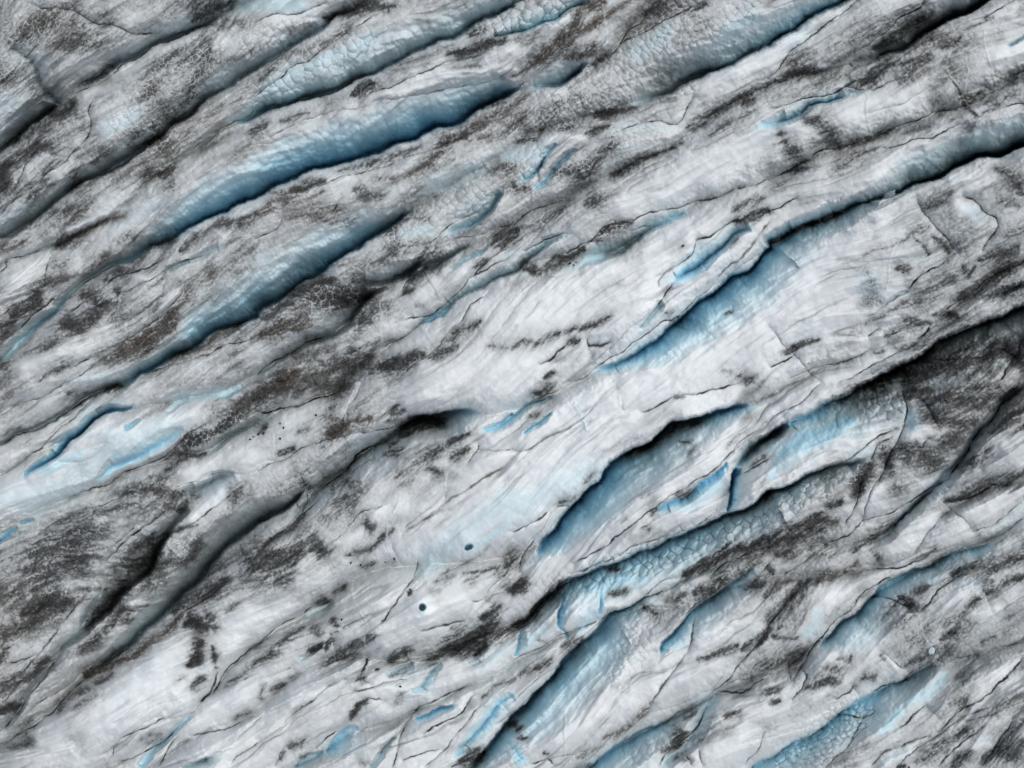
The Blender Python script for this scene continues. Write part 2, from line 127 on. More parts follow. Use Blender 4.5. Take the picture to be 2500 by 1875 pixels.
# debris: grit-covered patches, per sheet: points @half width, strength (b = brown silt)
DIRT = """
00: 0,300 300,250 560,120 @280,.5/0,700 200,650 350,800 @200,.5/250,300 330,180 @80,.9/560,350 800,420 @130,.5/700,720 1000,530 @60,.7/440,1000 560,980 620,900 @75,.95/100,1250 400,1080 600,980 @130,.65/0,1500 250,1320 420,1250 @100,.75/0,1600 60,1450 @90,.85/1500,1050 1700,700 1800,420 @160,.6/1200,1200 1450,1000 @170,.6/1640,900 1780,860 @80,.75/1250,1240 1400,1150 @60,.95/850,1380 950,1330 @100,.5/620,1500 660,1620 @80,.75/1950,200 2211,200 @100,.5/1880,60 1980,20 @60,1/1700,150 1860,40 @90,.6/1950,550 2150,450 @120,.5/1100,1480 1500,1230 1900,950 2211,700 @100,.5b/1300,1500 1450,1480 @100,.45b
10: 600,150 850,70 1200,30 @45,.98/0,740 200,560 400,440 700,320 850,200 @60,.6/300,280 480,230 @80,.5/640,430 700,410 @40,.6/0,1020 400,850 800,720 1000,690 @35,.5/880,800 1000,740 @85,.85/0,1120 60,1080 @70,.65/220,1040 460,980 @45,.75/1200,620 1500,560 @45,.55/1680,460 1800,440 2000,400 2150,340 @85,.9/1850,300 1980,260 @60,.85/1250,560 1450,490 1700,380 @50,.6/1650,620 1950,570 @35,.6/300,1640 500,1590 600,1570 @45,.95/700,1480 900,1420 1200,1330 1400,1260 @45,.65/1100,1370 1300,1330 @60,.65/1600,1250 1900,1080 2211,900 @90,.65/1900,1200 2150,1130 @100,.6/1000,1560 1400,1480 1600,1300 @40,.6b/2000,1480 2211,1440 @50,.7/850,1640 950,1640 @40,.6/1950,950 2150,880 @40,.7/300,1000 700,880 @50,.4/650,860 860,820 @40,.5
20: 200,560 400,380 560,200 640,50 @55,.8b/480,500 660,430 700,350 @50,.75b/560,270 800,150 900,80 1050,0 @42,.75b/650,50 750,30 @70,.85b/0,650 150,560 300,450 @40,.5b/60,320 160,310 @80,.65/0,1100 200,1000 400,900 @130,.65/0,900 150,850 @60,.7/700,560 850,480 @40,.75/1250,60 1500,60 1600,150 @120,.6/1500,100 1680,30 @40,.85/500,950 800,750 @150,.42/1400,380 1600,250 1750,100 @100,.42/700,1010 850,970 1000,950 1080,920 @32,.98/380,1130 520,1080 @25,.75/620,1130 820,1080 @25,.75/50,1230 200,1200 250,1100 @30,.7/1550,1080 1750,950 1950,850 2211,750 @60,.8/1700,1150 1950,1050 2100,950 @80,.6/1500,1280 1700,1180 @70,.55/2000,900 2100,850 @50,.9/880,1520 1100,1400 1300,1320 1450,1240 @80,.65/400,1500 600,1480 800,1350 @90,.55/750,1320 900,1250 @60,.65/0,1600 150,1650 @60,.75/2160,1450 2211,1440 @70,.5/1250,700 1350,650 @70,.3b
30: 0,720 250,640 450,600 600,540 760,450 @60,.9/150,580 400,450 @60,.5/800,300 1000,250 @150,.55/560,400 700,380 @90,.4/950,400 1200,250 1400,120 @80,.7/0,880 250,800 600,620 800,520 @70,.6/680,740 900,660 1050,560 1250,520 @50,.98/1000,620 1150,560 @70,.75/1150,680 1400,480 @90,.65/1500,400 1620,330 1800,220 1950,170 @45,.9/1650,420 1750,320 @80,.65/1200,450 1450,330 1600,330 @60,.65/1550,500 1700,900 @130,.4/1650,850 1900,780 2211,650 @70,.75/1950,850 2100,800 @120,.5/1450,860 1550,960 1650,1050 @100,.5/350,1050 450,1060 550,1180 620,1250 @105,.75/100,1150 200,1280 280,1380 @110,.82/380,1250 420,1250 @80,.6/700,1250 900,1190 1100,1080 @50,.65/550,1450 800,1350 950,1290 @60,.65/1200,1140 1400,1070 @50,.65/100,1600 250,1480 @90,.55/1500,1000 1650,1050 @60,.5/1650,1300 1700,1150 1780,1080 @60,.55/1590,720 1690,850 1750,960 1820,1010 @26,.95/1950,1450 2100,1550 2200,1650 @80,.65/0,1200 60,1350 @70,.6
01: 0,420 200,300 500,180 800,90 @100,.4b/500,450 800,290 1050,190 @42,.75b/0,480 200,440 @60,.55b/100,1050 250,980 330,900 @80,.9/0,1150 100,1120 @60,.85/0,1300 60,1200 @50,.7/0,1500 40,1490 @70,.65/740,700 880,580 930,560 @60,.65b/400,820 700,690 @40,.5b/500,620 560,620 @60,.35/900,780 1000,700 1150,660 @42,.78/1000,840 1010,870 @30,.85/750,900 900,1000 @90,.55/550,1150 700,1130 850,1050 @90,.75/300,1400 450,1300 @90,.45/1300,480 1400,430 1500,400 @50,.65/1560,450 1750,360 2000,240 2211,180 @36,.65/1560,500 1600,460 @40,.85/2100,250 2211,200 @80,.55/1650,780 1750,720 1850,620 @70,.65b/1150,1300 1400,1150 1650,850 @60,.5b/1000,1420 1150,1350 1300,1270 @90,.75b/900,1470 1050,1450 @70,.55b/1500,1450 1700,1350 1900,1250 2100,1100 @60,.7b/1900,900 2100,600 @200,.3/400,1600 600,1480 @30,.45/1000,430 1100,380 @40,.3
11: 0,170 300,80 600,0 @120,.6b/200,200 700,150 @150,.5b/600,250 830,260 @100,.5b/900,60 1100,20 @60,.65/300,900 500,800 650,750 @80,.75/550,960 800,900 950,930 @130,.95/0,1090 200,1000 350,830 @60,.6/150,1000 300,950 @60,.75/0,1250 150,1180 300,1130 @60,.55b/350,1180 450,1160 @60,.55b/750,650 1000,620 1400,460 @70,.5/1100,240 1400,220 1500,250 @60,.45/1120,340 1200,320 @50,.75/1400,560 1600,500 @60,.65/1350,740 1450,690 @60,.85/1300,860 1350,840 @40,.75/1500,700 1700,580 @50,.6/2100,420 2211,350 @100,.8/1900,650 1960,600 @40,.75/920,1110 980,1110 @50,.75/1060,970 1120,970 @50,.5/850,1190 900,1180 @30,.7/1000,1350 1130,1300 1200,1270 @30,.8/700,1480 900,1480 1000,1420 @130,.8/1100,1500 1300,1450 1450,1400 @90,.85/500,1600 600,1620 @80,.65/200,1620 330,1570 @60,.9b/1550,1400 1700,1350 @90,.7/1750,1200 1900,1150 @90,.75/1650,1280 1800,1220 @60,.65/2000,1340 2211,1350 @45,.8/1600,820 1750,750 @60,.45/1390,1010 1420,1010 @40,.5/850,1300 1000,1050 @120,.4/450,1280 560,1230 @50,.5
21: 0,350 150,300 400,150 480,60 @60,.6/300,250 500,150 @120,.45/700,100 850,30 @100,.6/100,660 250,690 450,580 600,500 @80,.8/0,800 150,750 @80,.6/400,550 550,500 @70,.65/130,650 180,650 @55,.9/760,360 880,290 1020,270 @48,.95/750,400 950,320 @60,.65/800,540 1000,480 1100,390 @60,.75/980,560 1070,540 @50,.6/1900,270 2000,230 2150,150 2211,170 @38,1/1950,150 2150,60 @100,.6/1380,490 1480,470 @50,.5/1720,770 1750,770 @40,.6/450,1210 570,1180 640,1170 750,1110 840,1080 @50,1/500,1280 560,1300 @65,.95/0,1340 100,1310 250,1280 400,1210 @50,.92/680,1325 760,1335 830,1290 @18,.95/450,1450 550,1400 @100,.42/300,1600 350,1570 @50,.95/860,1280 890,1280 @40,.5/1380,1090 1440,1050 @25,.85/1330,1040 1400,1020 @22,.75/1860,1040 1900,1020 @25,.8/1850,1550 1950,1600 2100,1650 @90,.6/700,850 900,790 1000,800 1150,700 @25,.45/950,550 1000,530 @60,.4/1950,420 1900,490 @30,.7
31: 630,630 800,560 1000,470 1150,420 1250,410 1340,460 1380,540 @22,.7/1250,350 1350,300 @90,.5/1430,380 1500,450 1540,520 @30,.85/1350,130 1500,60 1600,20 @60,.7/1550,200 1750,250 @120,.42/2000,60 2150,120 @60,.6/850,700 900,850 850,950 @110,.55/1130,660 1180,670 @55,.85/950,900 980,920 @40,.7/1350,860 1550,750 1600,720 @60,.6/1680,640 1740,720 1790,660 @22,.95/1820,590 1850,585 @20,1/1900,560 2050,540 2150,450 @60,.65/2100,350 2211,330 @80,.65/1600,950 1800,830 2050,700 2150,620 @60,.65/1450,1050 1550,1040 1640,1080 @30,.9/870,1130 1000,1060 1200,960 @42,.7/700,1200 870,1130 @36,.6/1150,1160 1300,1110 @40,.7/1030,1250 1200,1180 1400,1130 @30,.7/1050,1290 1250,1300 @50,.5/170,1390 300,1320 420,1270 @50,.92/350,1490 600,1350 800,1200 @42,.5/900,1400 1000,1380 @40,.75/1830,920 2000,870 2211,810 @30,.75/1200,1600 1500,1500 1800,1450 2211,1300 @200,.75/2050,1320 2200,1500 @85,.97/1900,1150 1920,1250 @40,.85/900,1659 1100,1550 @100,1/1200,980 1500,900 @80,.4/0,420 200,335 400,250 600,175 @22,.9b
02: 0,460 100,400 160,390 @36,.7/600,90 850,80 @60,.65/900,60 1050,20 @40,.85/1250,270 1400,200 @40,.55/540,830 700,700 @80,.4/1600,530 1850,400 2050,240 2150,160 @95,.9/1450,630 1600,580 @60,.75/1440,740 1600,660 1750,590 @50,1/1350,830 1500,790 1600,700 @70,.8b/1200,900 1400,860 @40,.7b/2000,230 2211,130 @42,.7b/1050,940 1300,900 1450,930 1600,980 1560,1080 @60,.85/1650,950 1700,980 @60,.7/500,1200 800,1100 1200,1050 1450,1000 @120,.55/300,1450 600,1350 900,1250 @200,.65/200,1620 700,1500 @150,.62/1000,1580 1200,1400 1300,1300 @60,.65/1100,1600 1300,1500 1370,1380 @100,.9/1450,1320 1550,1270 1700,1200 @20,.8/1500,1450 1650,1400 @80,.6/1250,1650 1400,1550 1600,1500 1750,1380 @60,.75/2000,940 2150,950 @80,.5/2150,1500 2211,1600 @100,.7/150,620 250,500 @80,.3
12: 0,100 150,50 300,0 @40,.85b/350,60 400,40 @50,.75/650,60 800,20 @50,.85/650,430 750,370 800,350 @50,.8b/860,330 1000,290 @40,.6b/1180,300 1200,220 @40,.85/1230,290 1270,270 @42,.95/30,420 100,350 @30,.7/380,400 420,390 @50,.6/200,600 340,550 @26,.85/1250,440 1450,330 1600,330 @90,.92/1120,520 1250,500 @50,.92/1150,580 1250,580 @60,.8/1350,690 1500,620 1620,560 1720,490 1850,430 @50,.95/1700,620 1800,590 @60,1/1500,720 1580,780 @60,.95/1200,780 1350,720 @60,.65/1290,850 1320,850 @60,.5/1690,800 1710,800 @60,.4/750,850 900,900 700,1000 @100,.55/600,1150 800,1080 @120,.55/950,1200 1000,1250 @70,.85/1060,1330 1180,1290 @50,.8/780,1480 950,1430 1100,1350 @35,.8/100,1400 200,1330 300,1250 420,1130 @40,1/150,1500 300,1520 @200,.8/500,1400 600,1450 650,1420 @70,.92/440,1250 480,1250 @80,.5/900,1570 1000,1540 @40,.7/1130,1530 1170,1530 @40,.7/1600,1640 1850,1500 2000,1390 @25,.7/1800,1640 2000,1600 2211,1540 @40,.88/2080,1640 2120,1640 @60,.7/400,850 550,900 600,820 @80,.55/1000,1250 1250,1180 @60,.35/650,950 800,750 @60,.6
22: 200,90 300,50 380,10 @60,.95/160,280 200,275 @50,.7/1100,340 1250,290 1400,260 @60,.5/800,570 1100,450 1300,380 @40,.55/1400,140 1480,120 @20,.9/1000,600 1200,500 1350,430 1550,340 1600,320 @42,.95/1450,520 1560,540 1500,630 @26,.8/1150,960 1220,980 1200,1050 @60,.7/1130,1240 1170,1240 @50,.75/940,1190 980,1150 @15,.75/1200,1140 1240,1090 @30,.85/1430,970 1540,900 @36,.85/1850,560 1950,470 2050,370 @25,.6/0,1480 60,1560 @80,.8/420,1040 540,1000 560,960 @40,.8/620,870 700,790 @25,.8/1500,1640 1800,1500 2100,1380 2211,1350 @80,.95/2200,1000 2211,960 @40,1/1750,1640 2211,1540 @70,.75/2080,700 2180,620 @40,.7/820,1590 900,1600 @30,.9/1100,1290 1000,1330 @40,.4
32: 550,100 800,60 1000,20 @60,.92/1300,50 1600,100 1800,200 @180,.75/1400,250 1700,350 @150,.75/1900,150 2050,100 @130,.8/1550,480 1700,420 @100,.6/1200,620 1250,550 @80,.9/1350,620 1450,680 @80,.95/1130,560 1250,600 @60,.75/1000,600 1050,700 @70,.85/870,700 820,830 760,950 @90,.95/500,1050 620,1000 @50,.95/200,1250 400,1200 600,1200 @70,.98/0,1400 200,1330 450,1280 @60,.88/100,1450 300,1450 450,1380 @70,.78/350,1500 500,1480 @50,.6/750,1450 900,1330 1100,1190 @50,.9/900,1450 950,1530 @50,.7/1540,1000 1750,940 1950,880 @30,.98/1600,800 1700,680 1800,680 @60,.65/1750,900 2000,820 2211,750 @60,.55/1500,1200 1550,1100 @50,.5/1200,1500 1450,1410 @40,.5/650,1620 750,1550 @50,.6/1050,950 1100,900 @60,.5/1600,1640 1800,1580 2000,1560 2211,1500 @80,.65/400,830 600,760 @60,.6/2000,350 2150,250 @120,.65/1450,30 2000,30 @100,.7/0,1580 40,1620 @40,.9
03: 200,300 400,250 600,220 @90,.92/100,500 300,420 @150,.65/0,150 300,120 @200,.55/0,1000 200,880 400,740 @60,.88/0,1150 100,1120 @90,.92/0,720 50,650 @50,.7/700,650 850,500 @50,.75/750,450 900,300 1080,120 @60,.9/900,480 1050,300 1100,330 @60,.7/1080,400 1120,400 @60,.6/1300,60 1400,30 @80,.7/750,860 950,760 1100,710 1200,640 1400,500 1550,370 @60,.9b/850,900 950,850 @60,.78/1500,330 1600,250 1800,150 1950,50 @50,.88/1650,400 1750,450 @100,1/1700,600 1680,750 @90,.95/1830,600 1850,780 @40,.95/1720,900 1680,980 @50,.92/1570,900 1600,890 @40,.7/1850,430 1860,450 @50,.88/1800,330 1810,350 @60,.8/500,1150 600,1050 800,980 @60,.7/700,1120 790,1040 @70,.72/640,1400 680,1380 @60,.4/240,1450 270,1440 @60,.6/1250,1400 1350,1360 @60,.78/1250,1450 1400,1400 @40,.6/1550,1470 1650,1420 @40,.88/1950,950 2100,850 2211,740 @36,.8/2050,1230 2150,1190 @50,.7/1950,300 2050,230 @30,.6/200,1000 600,700 @150,.4/100,1500 300,1560 @60,.3/2100,20 2211,-20 @60,.6
13: 500,230 560,190 600,200 @42,.98/700,130 760,100 @40,.7/670,400 690,450 @40,1/500,450 540,520 @70,.68/480,620 560,590 @45,1/620,650 650,520 700,500 @30,.88/700,700 800,620 920,590 @70,.95/970,550 1000,540 @42,.92/750,700 900,700 @50,.7/900,885 930,870 @30,.9/1030,800 1050,800 @16,1/1150,700 1350,650 @80,.75/1550,700 1750,600 1900,540 2050,420 @110,.9/1700,440 1850,390 @50,.7/1950,360 2100,290 @50,.95/2000,200 2050,250 @60,.6/2050,520 2211,450 @70,.88/1900,660 1970,600 @40,.9/1550,40 1700,0 @60,.7/1510,130 1550,130 @60,.6/1850,50 1880,30 @60,.7/1310,170 1330,130 @18,.98/0,740 100,690 250,570 400,430 @42,.9/0,0 150,50 250,100 @100,.55/200,30 300,60 @60,.7/50,950 30,1050 @50,.78/150,980 230,960 @50,.88/300,870 350,830 @40,.6/580,800 620,780 @60,.5/800,1250 850,1150 950,1090 @36,1/300,1480 420,1420 @40,.7/200,1580 260,1520 @30,.7/410,1550 440,1540 @30,.7/1220,1070 1250,1040 @50,.7/1235,950 1250,940 @20,.8/1210,840 1250,820 @60,.7/1950,1070 2050,980 2211,880 @40,.7/1800,1600 1950,1520 @60,.95/890,1600 920,1620 @40,.6/1300,600 1500,560 @50,.4/1750,730 1850,690 @40,.5
23: 0,430 150,340 300,200 420,80 @60,.92/0,100 80,80 @100,.82/230,530 280,560 @30,.8/850,150 980,120 @40,.8/450,620 600,560 @60,.78/200,800 330,730 @60,.78/50,850 250,760 @60,.6/0,1280 60,1320 @50,1/80,1390 110,1400 @30,.95/1150,300 1250,350 @60,.88/1300,230 1500,150 @60,.7/1600,170 1750,80 1850,30 @60,.95/1250,420 1400,330 @70,.6/2050,80 2150,100 @90,.68/800,1400 950,1340 1080,1220 1200,1090 @50,.78b/1620,720 1720,680 1830,640 1950,600 @45,.95/2000,620 2100,570 2211,460 @45,.9/1980,900 2030,900 @60,.6/1400,1330 1480,1350 1420,1450 @60,1/1300,1520 1420,1440 @40,.8/1600,1400 1750,1300 @70,.82/1880,1200 1930,1190 @90,.68/1830,1350 1880,1330 @60,.5/290,1520 320,1530 @30,.95/580,1550 760,1470 @50,.65/580,1640 640,1620 @50,.6/1450,1550 1500,1600 @60,.7/2080,1250 2211,1280 @60,.55/2050,700 2150,800 @80,.5/1500,1230 1560,1190 @50,.7/1200,820 1180,950 @40,.3
33: 0,400 100,280 250,120 350,50 @60,.92/450,60 550,20 @60,.88/0,150 150,60 @100,.62/200,250 100,450 @80,.6/30,520 250,520 @40,.78/0,750 200,700 @150,.62/0,1000 60,1000 @60,.7/0,1110 100,1100 @20,.95/630,700 670,710 @50,.85/500,820 650,800 @60,.6/350,960 500,930 620,920 @50,.85/850,870 930,880 @40,.8/960,690 1000,740 @25,.7/1230,240 1250,300 @60,1/1150,180 1250,200 @40,.9/1000,350 1100,250 @60,.6/1250,130 1400,90 @40,.8/1150,430 1280,330 @80,.62/1150,650 1300,500 @150,.36/1700,260 1800,200 @30,.9/1850,150 1980,120 2050,60 2200,0 @40,.88/1880,50 1920,50 @60,.6/1550,420 1700,300 @70,.58/1500,560 1560,510 1650,480 @25,1/1600,480 1750,430 @80,.58/1200,760 1350,690 1400,630 @40,.78/1250,830 1500,680 1600,600 @70,.58/1850,580 1950,500 @30,.7/1170,900 1250,860 @30,1/1600,1100 1700,1080 @60,.5/1450,1450 1500,1430 @60,.88/1300,1600 1450,1500 1700,1350 @60,.78/1600,1640 1650,1600 1750,1500 @90,.68/1850,1600 2000,1480 2100,1350 2211,1250 @60,.62/1900,1200 2211,1000 @60,.58/2100,1550 2211,1450 @70,.88/1130,1650 1170,1650 @30,.95/2100,350 2211,330 @60,.5/1950,550 2100,450 @50,.4
"""
